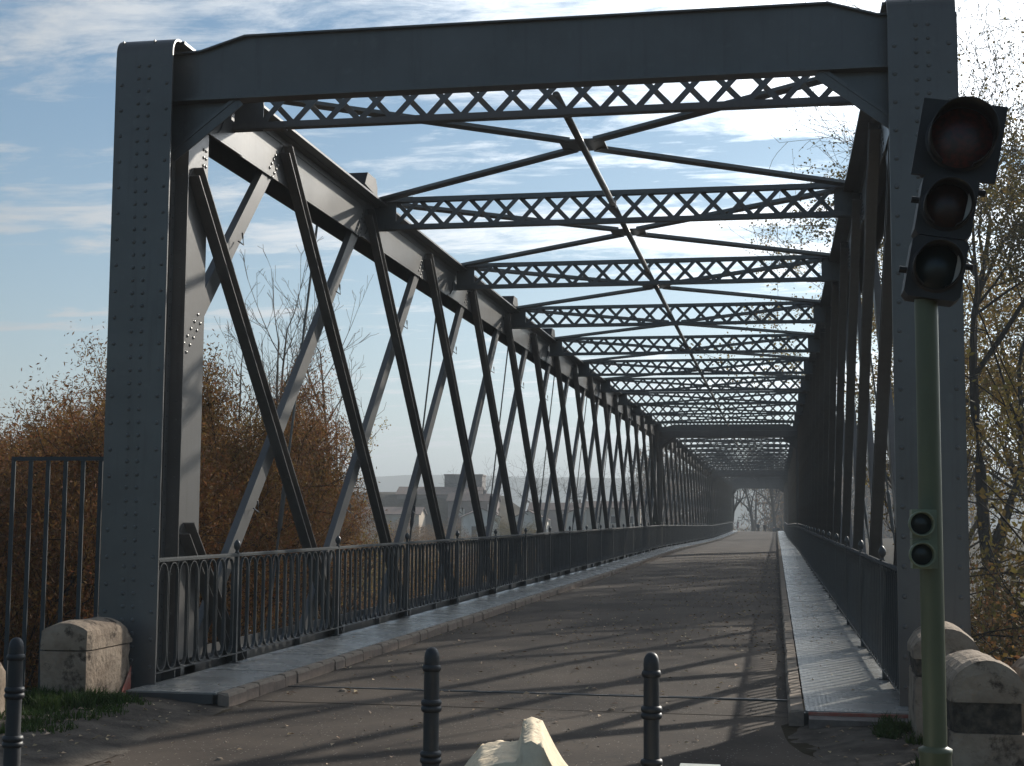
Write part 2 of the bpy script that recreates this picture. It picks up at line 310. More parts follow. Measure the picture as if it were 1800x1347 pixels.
for j in range(len(ry)-1):
    for i in range(8): a = j*9+i; b.f.append((a, a+1, a+10, a+9)); b.m.append(0)
b.build('road', ASPH, smooth=True, kind='structure')
b = MB(); b.box(-2.58, 2.58, 1.16, 1.19, -.13, -.112); b.box(1.9, 2.58, 1.12, 1.155, -.13, -.105)
for i in range(7): b.box(-1.6+i*.6, -1.15+i*.6, 1.195, 1.205, -.13, -.108)
b.build('expansion_joint', STEEL_D, kind='structure')
# dirt verges by the abutment: heaps at the edge of the asphalt
def verge(x0, x1, y0, y1, zf, n=26):
    X = [x0+(x1-x0)*i/n for i in range(n+1)]; Y = [y0+(y1-y0)*i/n for i in range(n+1)]
    return grid(X, Y, zf)
def vl(x, y):
    e = sst(-2.3, -3.4, x+.28*mn.noise(Vector((x, y, 0)))+.22*(y+1)*.5)
    return -.15+.1*e+.035*e*mn.noise(Vector((x*3, y*3, 0)))+.012*mn.noise(Vector((x*9, y*9, 4)))
verge(-5.4, -2.35, -4.6, -.35, vl, 44).build('verge_left', DIRT, smooth=True, kind='structure')
def vr(x, y):
    e = sst(2.5, 3.3, x+.3*mn.noise(Vector((x, y, 5))))
    return -.15+.09*e+.03*e*mn.noise(Vector((x*3, y*3, 9)))+.012*mn.noise(Vector((x*9, y*9, 4)))
verge(2.45, 5.6, -5.2, -.3, vr, 44).build('verge_right', DIRT, smooth=True, kind='structure')
# abutment under the portal
b = MB(); b.box(-4.6, 4.6, -.34, .0, -5, -.15); b.box(-2.7, 2.7, 0, .5, -5, -.14)
b.build('abutment', STONE, kind='structure')
# ------------------------------------------------------------------ walkways and kerbs
for s, nm in ((-1, 'walkway_left'), (1, 'walkway_right')):
    root = empty(nm, kind='structure')
    b = MB()
    yy = -.42
    while yy < 194:   # bearers under the plates
        b.box(s*2.7, s*3.62, yy, yy+.1, zc(yy)-.13, zc(yy)-.03); yy += 1.93
    b.build('bearer', STEEL_D, root)
    y = -.5; k = 0; far = MB()
    while y < 193.5:
        ln = 1.92 if y > 0 else 1.96; y2 = y+ln
        t = random.uniform(-.003, .003)
        z0, z1 = zc(y)+t, zc(y2)+random.uniform(-.003, .003)
        q = [(s*2.715,y+.006,z0-.02),(s*3.62,y+.006,z0-.02),(s*3.62,y2-.006,z1-.02),(s*2.715,y2-.006,z1-.02)]
        q2 = [(a, c, d+.02) for a, c, d in q]
        if k < 34: m_ = MB(); m_.hexa([(a,c-y,d) for a,c,d in q]+[(a,c-y,d) for a,c,d in q2]); m_.build('floor_plate', PLATE, root, loc=(0, y, 0))
        else: far.hexa(q+q2)
        y = y2; k += 1
    far.build('floor_plates', PLATE, root, kind='stuff')
    if s > 0:
        b = MB(); b.box(2.74, 3.6, -.8, -.51, -.15, -.035); b.build('concrete_step', mat('worn_step', (.2,.17,.15), .9, c2=(.12,.1,.09), nscale=7, bump=.6, bscale=30), root)
        b = MB(); b.box(2.74, 3.6, -.535, -.503, -.034, -.008); b.build('painted_edge', REDPAINT, root)
    else:
        b = MB(); b.box(-3.6, -2.74, -.53, -.503, -.10, -.012); b.build('edge_angle', STEEL_D, root)
    kr = empty('kerb_left' if s < 0 else 'kerb_right', kind='structure')
    b = MB(); yy = -.46
    while yy < 193: b.box(s*2.635, s*2.69, yy, yy+2.0, zc(yy)-.16, zc(yy)-.03); yy += 2.0
    b.build('mortar_bed', DIRT, kr)
    y = -.5; k = 0; far = MB()
    while y < 194:
        ln = random.uniform(.34, .52); dz = random.uniform(-.012, .006); dx = random.uniform(-.01, .01); g = random.uniform(.006, .02)
        m_ = MB() if k < 150 else far
        oy = y if k < 150 else 0; z = zc(y)
        xa, xb = s*(2.575+dx), s*2.70
        if s < 0: xa -= .02
        c = .018
        p = [(xa,y+g-oy,z-.16),(xb,y+g-oy,z-.16),(xb,y+ln-oy,z-.16),(xa,y+ln-oy,z-.16),(xa,y+g-oy,z-.03+dz),(xb,y+g-oy,z-.006+dz*.4),(xb,y+ln-oy,z-.006+dz*.4),(xa,y+ln-oy,z-.03+dz)]
        m_.hexa(p)
        t1 = [(xa+s*c,y+g+c-oy,z-.002+dz*.7),(xb-s*.004,y+g+c-oy,z+.003+dz*.3),(xb-s*.004,y+ln-c-oy,z+.003+dz*.3),(xa+s*c,y+ln-c-oy,z-.002+dz*.7)]
        m_.hexa(p[4:]+t1)
        if k < 150: m_.build('kerb_stone', KERB, kr, loc=(0, oy, 0))
        y += ln; k += 1
    far.build('kerb_stones', KERB, kr, kind='stuff')
# ------------------------------------------------------------------ truss spans
SL = 64.4; ND = 3.86; ZT = 6.57
WX = 3.76; OX = 4.10; CI = 3.55; CO = 4.165
def build_span(y0, z0, z1, near, label):
    root = empty('truss_span', (0, y0, z0), (math.atan2(z1-z0, SL+.3), 0, 0), label=label, cat='bridge span', group='steel truss spans of the bridge')
    P = lambda b, name, par=root, mt=STEEL, **k: b.build(name, mt, par, **k)
    for s in (-1, 1):
        # top chord: cover plate, two webs, inner angle, stiffeners
        b = MB(); b.box(s*(CI-.03), s*CO, .22, SL-.22, ZT-.03, ZT); tc_ = P(b, 'top_chord')
        b = MB(); b.box(s*WX, s*(WX+.014), .62, SL-.62, 5.93, ZT-.032); b.box(s*(WX-.09), s*(WX-.002), .62, SL-.62, ZT-.044, ZT-.032); b.box(s*(WX-.012), s*(WX-.002), .62, SL-.62, ZT-.13, ZT-.046); P(b, 'inner_web', tc_)
        b = MB(); b.box(s*OX, s*(OX+.014), .62, SL-.62, 5.90, ZT-.032); P(b, 'outer_web', tc_)
        # bottom chord
        b = MB(); b.box(s*WX, s*(WX+.014), .02, SL-.02, -.55, .13); bc = P(b, 'bottom_chord', mt=STEEL_D)
        b = MB(); b.box(s*OX, s*(OX+.014), .02, SL-.02, -.55, .15); P(b, 'outer_web', bc)
        b = MB(); b.box(s*(WX-.1), s*(OX+.1), .02, SL-.02, -.58, -.552); P(b, 'bottom_flange', bc)
        b = MB()
        for k in range(33):
            yy = .95+k*1.93; b.box(s*(WX-.07), s*(WX-.002), yy, yy+.09, -.5, .11)
        P(b, 'stiffeners', bc, kind='stuff')
        # end posts at both ends
        for e in (0, 1):
            f = (lambda y: y) if e == 0 else (lambda y: SL-y)
            b = MB(); R = .17; n = 8; pts = [(0, -.12), (0, ZT-R)]+[(R-R*cos(pi/2*i/n), ZT-R+R*sin(pi/2*i/n)) for i in range(1, n+1)]+[(.24, ZT+.001)]
            ins = [(.022, -.12), (.022, ZT-R)]+[(R-(R-.022)*cos(pi/2*i/n), ZT-R+(R-.022)*sin(pi/2*i/n)) for i in range(1, n+1)]+[(.24, ZT-.02)]
            for i in range(len(pts)-1):
                A, B, C, D = pts[i], pts[i+1], ins[i+1], ins[i]
                b.hexa([(s*CI,f(A[0]),A[1]),(s*CO,f(A[0]),A[1]),(s*CO,f(D[0]),D[1]),(s*CI,f(D[0]),D[1]),(s*CI,f(B[0]),B[1]),(s*CO,f(B[0]),B[1]),(s*CO,f(C[0]),C[1]),(s*CI,f(C[0]),C[1])])
            post = P(b, 'end_post', label='end post with the rounded top nearest the camera, left' if near and e == 0 and s < 0 else None)
            b = MB(); b.box(s*WX, s*(WX+.014), f(.024), f(1.5), -.5, ZT-.035); b.box(s*OX, s*(OX+.014), f(.024), f(.615), -.5, ZT-.035); P(b, 'web_plate', post)
            b = MB(); b.box(s*3.605, s*(WX-.003), f(.60), f(.614), -.12, ZT-.15); b.box(s*(WX-.013), s*(WX-.003), f(.50), f(.598), -.12, ZT-.15)
            b.box(s*(WX-.1), s*(WX-.003), f(.026), f(.038), -.12, ZT-.15); b.box(s*(OX+.016), s*(OX+.08), f(.026), f(.04), -.1, ZT-.2); P(b, 'flange_angle', post)
            if (near and e == 0):
                b = MB(); z = .1
                while z < 6.3:
                    for xo in (.255, .365): b.dome((s*(CI+xo), 0, z), (0,-1,0), .022)
                    z += .131
                z = .17
                while z < 6.25:
                    for xo in (.06, .55): b.dome((s*(CI+xo), 0, z), (0,-1,0), .022)
                    z += .268
                for yy in (.2, .33, .46): 
                    for xo in (.255, .365): b.dome((s*(CI+xo), yy, ZT+.001), (0,0,1), .022)
                z = .2
                while z < 6.1:
                    b.dome((s*(WX-.013), .548, z), (-s,0,0), .013); z += .131
                z = .25
                while z < 5.4:
                    b.dome((s*3.67, .6, z), (0,-1,0), .012); z += .2
                # rivet cluster of the diagonal that lands on the post plate
                for k in range(7):
                    for q in (0, 1): b.dome((s*(WX-.001), .78+.1*k*.9+.07*q, 3.22+.1*k*.9-.09*q+.1), (-s,0,0), .02)
                for k in range(3):
                    for q in (0, 1): b.dome((s*(WX-.001), 1.36+.07*q, 5.72-.09*k), (-s,0,0), .02)
                P(b, 'rivets', post, kind='stuff')
        # diagonals
        H2 = sqrt(.5); cache = {}
        def chan(zt, zb, sg, light):
            key = (round(zt, 3), round(zb, 3), sg)
            if key in cache: return cache[key]
            m_ = MB(); nrm = Vector((0, 1, -sg))*H2   # in-plane normal
            def pt(z, o, x): return Vector((x, sg*z, z))+nrm*o
            if light: xw0, xw1, xf, hw = WX+.03, WX+.044, WX+.12, .112
            else: xw0, xw1, xf, hw = WX-.016, WX-.004, 3.625, .088
            m_.hexa([pt(zb,-hw,s*xw0),pt(zb,hw,s*xw0),pt(zb,hw,s*xw1),pt(zb,-hw,s*xw1),pt(zt,-hw,s*xw0),pt(zt,hw,s*xw0),pt(zt,hw,s*xw1),pt(zt,-hw,s*xw1)])
            xe = xw1+.001 if light else xw0-.001
            for o0, o1 in ((-hw, -hw+.013), (hw-.013, hw)):
                m_.hexa([pt(zb,o0,s*xe),pt(zb,o1,s*xe),pt(zb,o1,s*xf),pt(zb,o0,s*xf),pt(zt,o0,s*xe),pt(zt,o1,s*xe),pt(zt,o1,s*xf),pt(zt,o0,s*xf)])
            cache[key] = m_.mesh('diagonal', STEEL); return cache[key]
        for k in range(-2, 18):
            c = 6.38+ND*k   # descends away from the near end:  y = c - z
            zt = min(6.36, c-1.0); zb = max(-.4, c-(SL-.9))
            if zt-zb > .8: put('diagonal', chan(zt, zb, -1, False), root, (0, c, 0))
            c = 1.40+ND*k-ND  # rises away:  y = c + z
            zt = min(6.2, SL-.9-c); zb = max(-.4, .8-c)
            if zt-zb > .8:
                d = put('diagonal', chan(zt, zb, 1, True), root, (0, c, 0))
                if near and k < 7:
                    b = MB()
                    for zz in ((1.75, 4.9) if s < 0 else ()):
                        if zb < zz < zt:
                            p = Vector((s*(WX-.0), zz+.02, zz)); b.tube([p, p+Vector((-s*.07, .0, -.05)), p+Vector((-s*.07, -.03, .04)), p+Vector((-s*.07,-.045,.09))], .011, 6)
                    if b.v: P(b, 'hook', d, loc=(0,0,0))
        if near:
            b = MB()
            for k in range(0, 12):
                c = 1.40+ND*k-ND
                for q in range(6 if k % 2 else 4):
                    for o in (-.05, .05):
                        z = 5.98+q*.068; y = c+z+o; b.dome((s*(WX-.001), y, z-o), (-s,0,0), .023)
            P(b, 'rivets', tc_, kind='stuff')
        # gusset plates with the curved toe, on alternate struts
        for k in range(11):
            ys_ = 2.2+6.0*k; b = MB(); pts = [(s*(WX-.02), ys_-.75, 5.93)]
            for i in range(6): t = pi/2*i/5; pts.append((s*(WX-.02), ys_-.72+.42*sin(t), 5.95+.32*(1-cos(t))))
            pts += [(s*(WX-.02), ys_+.3, 6.27), (s*(WX-.02), ys_+.3, 5.93)]
            b.prism(pts, (s*.012, 0, 0))
            b.box(s*3.38, s*(WX-.022), ys_-.006, ys_+.006, 6.14, 6.62); P(b, 'gusset_plate')
        # hangers and outriggers
        for k in range(8):
            yh = 6.55+7.72*k
            b = MB(); b.bar((s*4.12, yh, 6.1), (s*4.78, yh, -.02), .028, .028); h = P(b, 'hanger_rod')
            b = MB(); b.tube([(s*(4.12+.66*(6.1-z)/6.12), yh, z) for z in (2.2, 2.15, 1.5, 1.4)], [.016, .036, .036, .016], 8); P(b, 'turnbuckle', h)
            b = MB(); b.box(s*4.12, s*5.0, yh-.05, yh+.05, -.25, -.06); P(b, 'outrigger', mt=STEEL_D)
        if near and s < 0:
            for yl in (7.6, 20.2, 26.2):
                b = MB(); b.prism([(-3.95, yl-.25, 6.72), (-3.95, yl-.1, 6.93), (-3.95, yl+.35, 6.93), (-3.95, yl+.45, 6.80), (-3.95, yl+.45, 6.66)], (.3, 0, 0)); fl = P(b, 'floodlight', mt=BLACKP)
                b = MB(); b.box(-3.86, -3.82, yl, yl+.05, ZT, 6.72); b.box(-3.7, -3.66, yl+.2, yl+.25, ZT, 6.7); P(b, 'bracket', fl)
    # cross beams under the deck
    for k in range(17):
        b = MB(); b.box(-3.7, 3.7, 1.0+3.86*k, 1.15+3.86*k, -.55, -.2); P(b, 'cross_beam', mt=STEEL_D)
    b = MB(); b.box(-2.6, 2.6, .1, SL, -.19, -.165); P(b, 'deck_plate', mt=STEEL_D)
    # portal girders and knee braces
    for e in (0, 1):
        f = (lambda y: y) if e == 0 else (lambda y: SL-y)
        sy = 1 if e == 0 else -1
        b = MB(); top = [(-3.75, 6.44), (-3.36, 6.46), (-2.88, 6.60), (3.02, 6.60), (3.48, 6.46), (3.75, 6.44)]
        b.prism([(x, f(.30), z) for x, z in [(-3.75, 5.96)]+top+[(3.75, 5.96)]], (0, sy*.014, 0)); g = P(b, 'portal_girder')
        b = MB(); b.box(-3.74, 3.74, f(.21), f(.40), 5.935, 5.957); b.box(-3.74, 3.74, f(.286), f(.298), 5.959, 6.03)
        for (xa, za), (xb, zb) in zip(top, top[1:]):
            b.hexa([(xa,f(.25),za),(xb,f(.25),zb),(xb,f(.37),zb),(xa,f(.37),za),(xa,f(.25),za+.018),(xb,f(.25),zb+.018),(xb,f(.37),zb+.018),(xa,f(.37),za+.018)])
        P(b, 'flange', g)
        for s in (-1, 1):
            b = MB(); b.bar((s*2.92, f(.27), 5.93), (s*3.66, f(.27), 5.36), .02, .13, (0,0,1)); b.bar((s*2.95, f(.33), 5.95), (s*3.66, f(.33), 5.40), .16, .014, (0,0,1))
            b.prism([(s*2.98, f(.335), 5.932), (s*3.74, f(.335), 5.932), (s*3.74, f(.335), 5.40)], (0, sy*.01, 0)); P(b, 'knee_brace')
    # lattice struts, lateral bracing, tie pipe
    zb_, zt_ = 6.17, 6.66
    lat = {}
    for fam in (0, 1):
        m_ = MB(); dx = .42 if fam == 0 else -.42
        m_.bar((-dx/2, 0, -.225), (dx/2, 0, .225), .012, .066, (0,0,1)); lat[fam] = m_.mesh('lattice_bar', STEEL)
    fl_low = None
    for k in range(11):
        ys_ = 2.2+6.0*k
        st = empty('lattice_strut'); st.parent = root; st.location = (0, ys_, 0)
        b = MB(); b.box(-3.74, 3.74, -.06, -.052, zb_, zb_+.065); b.box(-3.74, 3.74, -.06, .06, zb_-.008, zb_-.001); b.box(-3.74, 3.74, .052, .06, zb_, zb_+.065)
        for s in (-1, 1): b.box(s*3.1, s*3.74, -.05, .05, zb_-.018, zb_-.009)
        if k == 0:
            fm = b.mesh('lower_flange', STEEL); b2 = MB(); b2.v = [(x, y, zb_+zt_-z) for x, y, z in b.v]; b2.f = b.f; b2.m = b.m; fu = b2.mesh('upper_flange', STEEL)
        put('lower_flange', fm, st); put('upper_flange', fu, st)
        join = MB()
        for i in range(-8, 9):
            for fam in (0, 1):
                yo = -.046 if fam == 0 else .046
                if near and k < 3: put('lattice_bar', lat[fam], st, (i*.4, yo, (zb_+zt_)/2))
                else:
                    dx = .21 if fam == 0 else -.21; zm = (zb_+zt_)/2
                    join.bar((i*.4-dx, yo, zm-.225), (i*.4+dx, yo, zm+.225), .012, .066, (0,0,1))
        if join.v:
            if k >= 3 or not near:
                if 'lj' not in lat: lat['lj'] = join.mesh('lattice_bars', STEEL)
                put('lattice_bars', lat['lj'], st, kind='stuff')
        if k < 10:
            for sx in (-1, 1):
                for e in (0, 1):
                    ya = ys_+.12 if e == 0 else ys_+5.88
                    A = Vector((sx*3.62, ya, 6.60)); B = Vector((sx*.16, ys_+3+(-.22 if e == 0 else .22), 6.60)); d = (B-A).normalized(); sd = Vector((-d.y, d.x, 0))
                    b = MB()
                    for o in (-.05, .05): 
                        b.bar(A+sd*o, B+sd*o, .088, .009, (0,0,1)); b.bar(A+sd*(o*.22)+Vector((0,0,.035)), B+sd*(o*.22)+Vector((0,0,.035)), .008, .06, (0,0,1))
                    for t in (.1, .3, .5, .7, .9): q = A.lerp(B, t); b.bar(q-sd*.02, q+sd*.02, .09, .012, (0,0,1))
                    P(b, 'lateral_brace')
            b = MB(); b.box(-.3, .3, ys_+2.7, ys_+3.3, 6.61, 6.622); P(b, 'gusset_plate')
            b = MB(); b.tube([(.07, ys_+.1, 6.44), (.07, ys_+5.9, 6.44)], .046, 10); P(b, 'tie_pipe', smooth=True)
            b = MB(); b.box(.02, .12, ys_+5.86, ys_+5.94, 6.38, 6.5); P(b, 'pipe_clamp')
    return root
sp1 = build_span(0, 0, .22, True, 'nearest grey steel truss span, with the riveted portal posts in the foreground')
sp2 = build_span(64.7, .22, .08, False, 'middle grey steel truss span between the near and the farthest span')
sp3 = copy_tree(sp2, None, 'farthest grey steel truss span, ending at the bright opening by the hazy trees')
sp3.location = (0, 129.4, .08); sp3.rotation_euler = (atan2(.34, 64.7), 0, 0)
# ------------------------------------------------------------------ railings
def loop_mesh():
    b = MB(); W, Hh, r = .118, 1.098, .118; n = 8; path = []
    for i in range(n+1): t = pi*i/n; path.append((r*cos(t), .09+Hh-r+r*1.25*sin(t)-.03))
    for i in range(n+1): t = pi+pi*i/n; path.append((r*cos(t), .11+r*1.25+r*1.25*sin(t)))
    m = len(path); th = .010
    for i in range(m):
        a, c = path[i], path[(i+1) % m]
        def off(p, q): 
            cx_, cz_ = 0, min(max(p[1], .11+r), .09+Hh-r); d = Vector((p[0]-cx_, p[1]-cz_)); d.normalize(); return (p[0]-d.x*th, p[1]-d.y*th)
        a2, c2 = off(a, 0), off(c, 0)
        b.hexa([(-.017,a[0],a[1]),(-.017,c[0],c[1]),(-.017,c2[0],c2[1]),(-.017,a2[0],a2[1]),(.017,a[0],a[1]),(.017,c[0],c[1]),(.017,c2[0],c2[1]),(.017,a2[0],a2[1])])
    return b
LOOPB = loop_mesh(); LOOPM = LOOPB.mesh('loop', RAILP)
def joined_loops(ys_):
    b = MB()
    for y in ys_:
        i = len(b.v); b.v += [(a, c+y, d) for a, c, d in LOOPB.v]; b.f += [tuple(q+i for q in f) for f in LOOPB.f]; b.m += LOOPB.m
    return b.mesh('loop_panel', RAILP)
PANEL = joined_loops([.133+.1+.257*i for i in range(14)])
pb = MB(); pb.box(-.022, .022, -.022, .022, .006, 1.21); pb.box(-.06, .06, -.05, .05, 0, .006); POSTM = pb.mesh('rail_post', RAILP)
fb = MB(); fb.lathe([(0,1.22),(.028,1.225),(.02,1.25),(.016,1.265),(.018,1.268),(.032,1.285),(.040,1.315),(.036,1.345),(.02,1.37),(.008,1.385),(0,1.388)], 14); FINM = fb.mesh('finial', RAILP, True)
def railing(s, i):
    y0 = [0, 64.7, 129.4][i]; z0 = [0, .22, .08][i]; z1 = [.22, .08, .42][i]
    word = {(-1,0):'left-hand grey railing of vertical loops along the nearest span', (1,0):'right-hand grey loop railing beside the glinting walkway, nearest span', (-1,1):'left-hand loop railing continuing along the middle span', (1,1):'right-hand loop railing continuing along the middle span', (-1,2):'left-hand loop railing along the farthest span, reaching the bright opening', (1,2):'right-hand loop railing along the farthest span, seen almost edge-on'}[(s, i)]
    r = empty('railing', (s*3.575, y0, z0), (atan2(z1-z0, 64.7), 0, 0), label=word, cat='railing', group='loop railings along the bridge walkways')
    L_ = 64.4
    b = MB(); b.box(-.026, .026, .03, L_, 1.195, 1.215); b.tube([(0, .03, 1.217), (0, L_, 1.217)], .018, 8); b.build('handrail', RAILTOP, r)
    b = MB(); b.box(-.02, .02, .03, L_, .098, .108); b.build('lower_rail', RAILP, r)
    for q in range(8):
        if i == 0 and s < 0: put('loop', LOOPM, r, (0, .16+.257*q, 0))
    if not (i == 0 and s < 0): put('loop_panel', joined_loops([.16+.257*q for q in range(8)]), r, kind='stuff')
    for k in range(17):
        y = 2.19+3.86*k
        if y > L_: break
        p = put('rail_post', POSTM, r, (0, y, 0)); put('finial', FINM, p)
        if y+3.8 > L_: break
        if i == 0 and s < 0 and k < 6:
            for q in range(14): put('loop', LOOPM, r, (0, y+.233+.257*q+random.uniform(-.004,.004), 0), (0, 0, random.uniform(-.05,.05)))
        else: put('loop_panel', PANEL, r, (0, y, 0), kind='stuff')
for s in (-1, 1):
    for i in range(3): railing(s, i)
# ------------------------------------------------------------------ guard fence outside the left post
fn = empty('barred_side_fence', (-4.2, .4, 0), label='dark upright-bar guard fence outside the left portal post', cat='fence')
b = MB(); b.box(-1.19, -.0, -.02, .02, 2.22, 2.26); b.build('top_rail', FENCEP, fn)
b = MB(); b.box(-1.19, .0, -.02, .02, -.62, -.58); b.build('bottom_rail', FENCEP, fn)
for k in range(6):
    b = MB(); x = -1.175+.196*k; wd = .022
    b.box(x-wd, x+wd, -.008, .008, -.58, 2.219); b.build('bar', FENCEP, fn)
# ------------------------------------------------------------------ stone blocks
def block(name, loc, rotz, wx, ly, h, arch, label, band=None, red=False, cap=None, seed=1, broken=False):
    root = empty(name, loc, (0, 0, rotz), label=label, cat='stone block', group='weathered stone parapet blocks')
    def shape(z0, z1, a, sm, mt, inset=0, nm='body'):
        b = MB(); nx_, ny_, nz_ = 10, 10, max(3, int((z1-z0)/.06)); V = {}
        def P_(i, j, k):
            key = (i, j, k)
            if key in V: return V[key]
            u, v, t = i/nx_*2-1, j/ny_*2-1, k/nz_
            x = u*(wx/2-inset); y = v*(ly/2-inset); topz = z1+a*(1-u*u)-(.10*max(0, v-.6)**2*6 if a else 0); z = z0+(topz-z0)*t
            rr = .03
            cxn = max(0, abs(x)-(wx/2-inset-rr)); cyn = max(0, abs(y)-(ly/2-inset-rr)); cz = max(0, z-(topz-rr)) if a else 0
            x -= math.copysign(cxn*.35*(1 if cyn > 0 or cz > 0 else 0), x); y -= math.copysign(cyn*.35*(1 if cxn > 0 or cz > 0 else 0), y); z -= cz*.35*(1 if cxn > 0 or cyn > 0 else 0)
            q = Vector((x*4+seed*7, y*4, z*4)); n_ = mn.noise(q)*.016+mn.noise(q*3)*.007
            if broken and v > .55 and t > .4: n_ -= .06*(v-.55)*(1+mn.noise(q*2))
            d = Vector((u*abs(u)**3, v*abs(v)**3, (t**6 if a else 0)))
            if d.length > 0: d.normalize()
            p = (x+d.x*n_, y+d.y*n_, z+d.z*n_); V[key] = len(b.v); b.v.append(p); return V[key]
        for i in range(nx_):
            for k in range(nz_):
                for j in (0, ny_): b.f.append((P_(i,j,k), P_(i+1,j,k), P_(i+1,j,k+1), P_(i,j,k+1))); b.m.append(0)
        for j in range(ny_):
            for k in range(nz_):
                for i in (0, nx_): b.f.append((P_(i,j,k), P_(i,j+1,k), P_(i,j+1,k+1), P_(i,j,k+1))); b.m.append(0)
        for i in range(nx_):
            for j in range(ny_):
                for k in (0, nz_): b.f.append((P_(i,j,k), P_(i+1,j,k), P_(i+1,j+1,k), P_(i,j+1,k))); b.m.append(0)
        b.build(nm, mt, root, smooth=False)
    if band:
        shape(-.2, band[0]-.003, 0, 0, STONE); shape(band[0], band[1]-.003, 0, 0, STONE_DK, .012, 'mossy_band'); shape(band[1], h, arch, 0, STONE, 0, 'cap')
    elif cap: shape(-.2, cap-.012, 0, 0, STONE); shape(cap, h, arch, 0, STONE, 0, 'cap'); shape(cap-.03, cap+.01, 0, 0, STONE_DK, .03, 'joint')
    else: shape(-.2, h, arch, 0, STONE)
    if red:
        b = MB(); b.prism([(wx/2+.016, ly/2-.34, -.1), (wx/2+.016, ly/2-.075, -.1), (wx/2+.016, ly/2-.075, .2)], (.004, 0, 0)); b.build('red_paint_mark', REDPAINT, root)
    return root
block('stone_block', (-3.97, -.60, 0), radians(1), .47, 1.0, .60, .075, 'cream stone block with cracked cap and red paint corner, before the left portal post', cap=.42, red=True, seed=1, broken=True)
block('stone_block', (-4.26, -2.45, 0), 0, .50, .95, .42, .06, 'low stone block cut off by the left edge of the photo, behind the leftmost bollard', seed=2)
block('stone_block', (3.84, -2.90, 0), radians(1), .475, 1.0, .60, .135, 'rounded stone block with a black mossy band, right of the traffic light pole', band=(.25, .45), seed=3)
block('stone_block', (3.82, -1.05, 0), radians(-2), .52, 1.0, .66, .15, 'taller rounded stone block behind the traffic light pole, against the right portal post', band=(.42, .56), seed=4)
block('stone_block', (4.75, -1.7, 0), radians(4), .8, 1.3, .52, .16, 'rounded stone block at the right edge, beyond the one with the mossy band', seed=5)
b = MB(); b.lathe([(0,-.1),(.2,-.09),(.26,-.02),(.22,.06),(.1,.10),(0,.105)], 12); b.v = [(x*1.3+.05*mn.noise(Vector((x*5,y*5,z*5))), y*.9+.05*mn.noise(Vector((x*6,y*5,z*8))), z+.04*mn.noise(Vector((x*7,y*7,z)))) for x, y, z in b.v]
b.build('loose_stone', STONE, None, (4.0, -3.62, -.07), smooth=True, label='low tan boulder at the foot of the mossy-banded block, bottom right corner', cat='stone')
# ------------------------------------------------------------------ bollards
def bollard(x, label):
    r = empty('bollard', (x, -6.0, -.13), label=label, cat='bollard', group='cast iron bollards across the approach')
    b = MB(); b.lathe([(.085,0),(.085,.05),(.07,.09),(.053,.13),(.048,.2),(.0465,.5),(.041,.54),(.041,.88),(.040,.99)], 28); b.build('shaft', IRON, r, smooth=True)
    for z, R_ in ((.525, .054), (.79, .0515), (.985, .047)):
        b = MB()
        for dz in (-.016, .016) if R_ > .05 else (0,): b.lathe([(.043,z+dz-.018),(R_,z+dz-.013),(R_+.004,z+dz),(R_,z+dz+.013),(.043,z+dz+.018)], 28)
        b.build('collar', IRON, r, smooth=True)
    b = MB(); b.lathe([(.040,1.0),(.041,1.035),(.038,1.06),(.03,1.079),(.018,1.09),(.0,1.094)], 28); b.build('cap', IRON, r, smooth=True)
bollard(-1.695, 'leftmost dark iron bollard, beside the grass patch')
bollard(.685, 'middle dark iron bollard, left of the broken cream barrier')
bollard(1.842, 'rightmost dark iron bollard, right of the broken cream barrier')
# ------------------------------------------------------------------ broken barriers at the bottom edge
b = MB(); nx_, ny_ = 90, 44
def bz(x, y):
    x = x+.164*(y+7.5); far = y+7.46
    jag = .06*mn.noise(Vector((x*19, 0, 1)))+.03*mn.noise(Vector((x*55, 3, 1)))
    lump = .012*mn.noise(Vector((x*9, y*9, 0)))+.004*mn.noise(Vector((x*30, y*16, 2)))
    d = x-1.475
    if d > -.05:       # narrow ridge and its flaring side
        z = .825-.02*abs(d)/.04 if abs(d) < .035 else (.825-(d-.035)*2.3+5.5*max(0, d-.035)**2 if d > 0 else .825-(-d-.035)*6)
        if d > .2: z = .52-(d-.2)*.6
        z -= .75*sst(-.05, .03, far)
    else:
        z = .735-.9*max(0, 1.27-x)-.25*max(0, 1.345-x)+.3*max(0, x-1.40)
        z -= .75*sst(-.13+jag, -.10+jag, far)
    if x < 1.0: z -= (1.0-x)*2
    return max(z, -.12)+lump
X = [.95+1.05*i/nx_ for i in range(nx_+1)]; Y = [-8.15+.8*j/ny_ for j in range(ny_+1)]
b = grid(X, Y, bz); i0 = len(b.v); n1 = nx_+1
ring = [(i, 0) for i in range(nx_)]+[(nx_, j) for j in range(ny_)]+[(i, ny_) for i in range(nx_, 0, -1)]+[(0, j) for j in range(ny_, 0, -1)]
for i, j in ring: b.v.append((X[i], Y[j], -.125))
for q in range(len(ring)):
    (i, j), (i2, j2) = ring[q], ring[(q+1) % len(ring)]; b.f.append((j*n1+i, i0+q, i0+(q+1) % len(ring), j2*n1+i2)); b.m.append(0)
b.build('broken_barrier', CONC, None, smooth=True, label='broken cream concrete barrier with jagged left edge, between two bollards', cat='barrier')
b = MB(); b.box(-.08, .1, -.5, .1, 0, .56); b.box(-.14, .16, -.52, .12, -.0, .2); b.box(-.085, .105, -.51, .105, .561, .60)
b.build('pale_barrier', CONC2, None, (2.10, -6.5, -.125), label='top of a pale low concrete block, right of the rightmost bollard', cat='barrier')
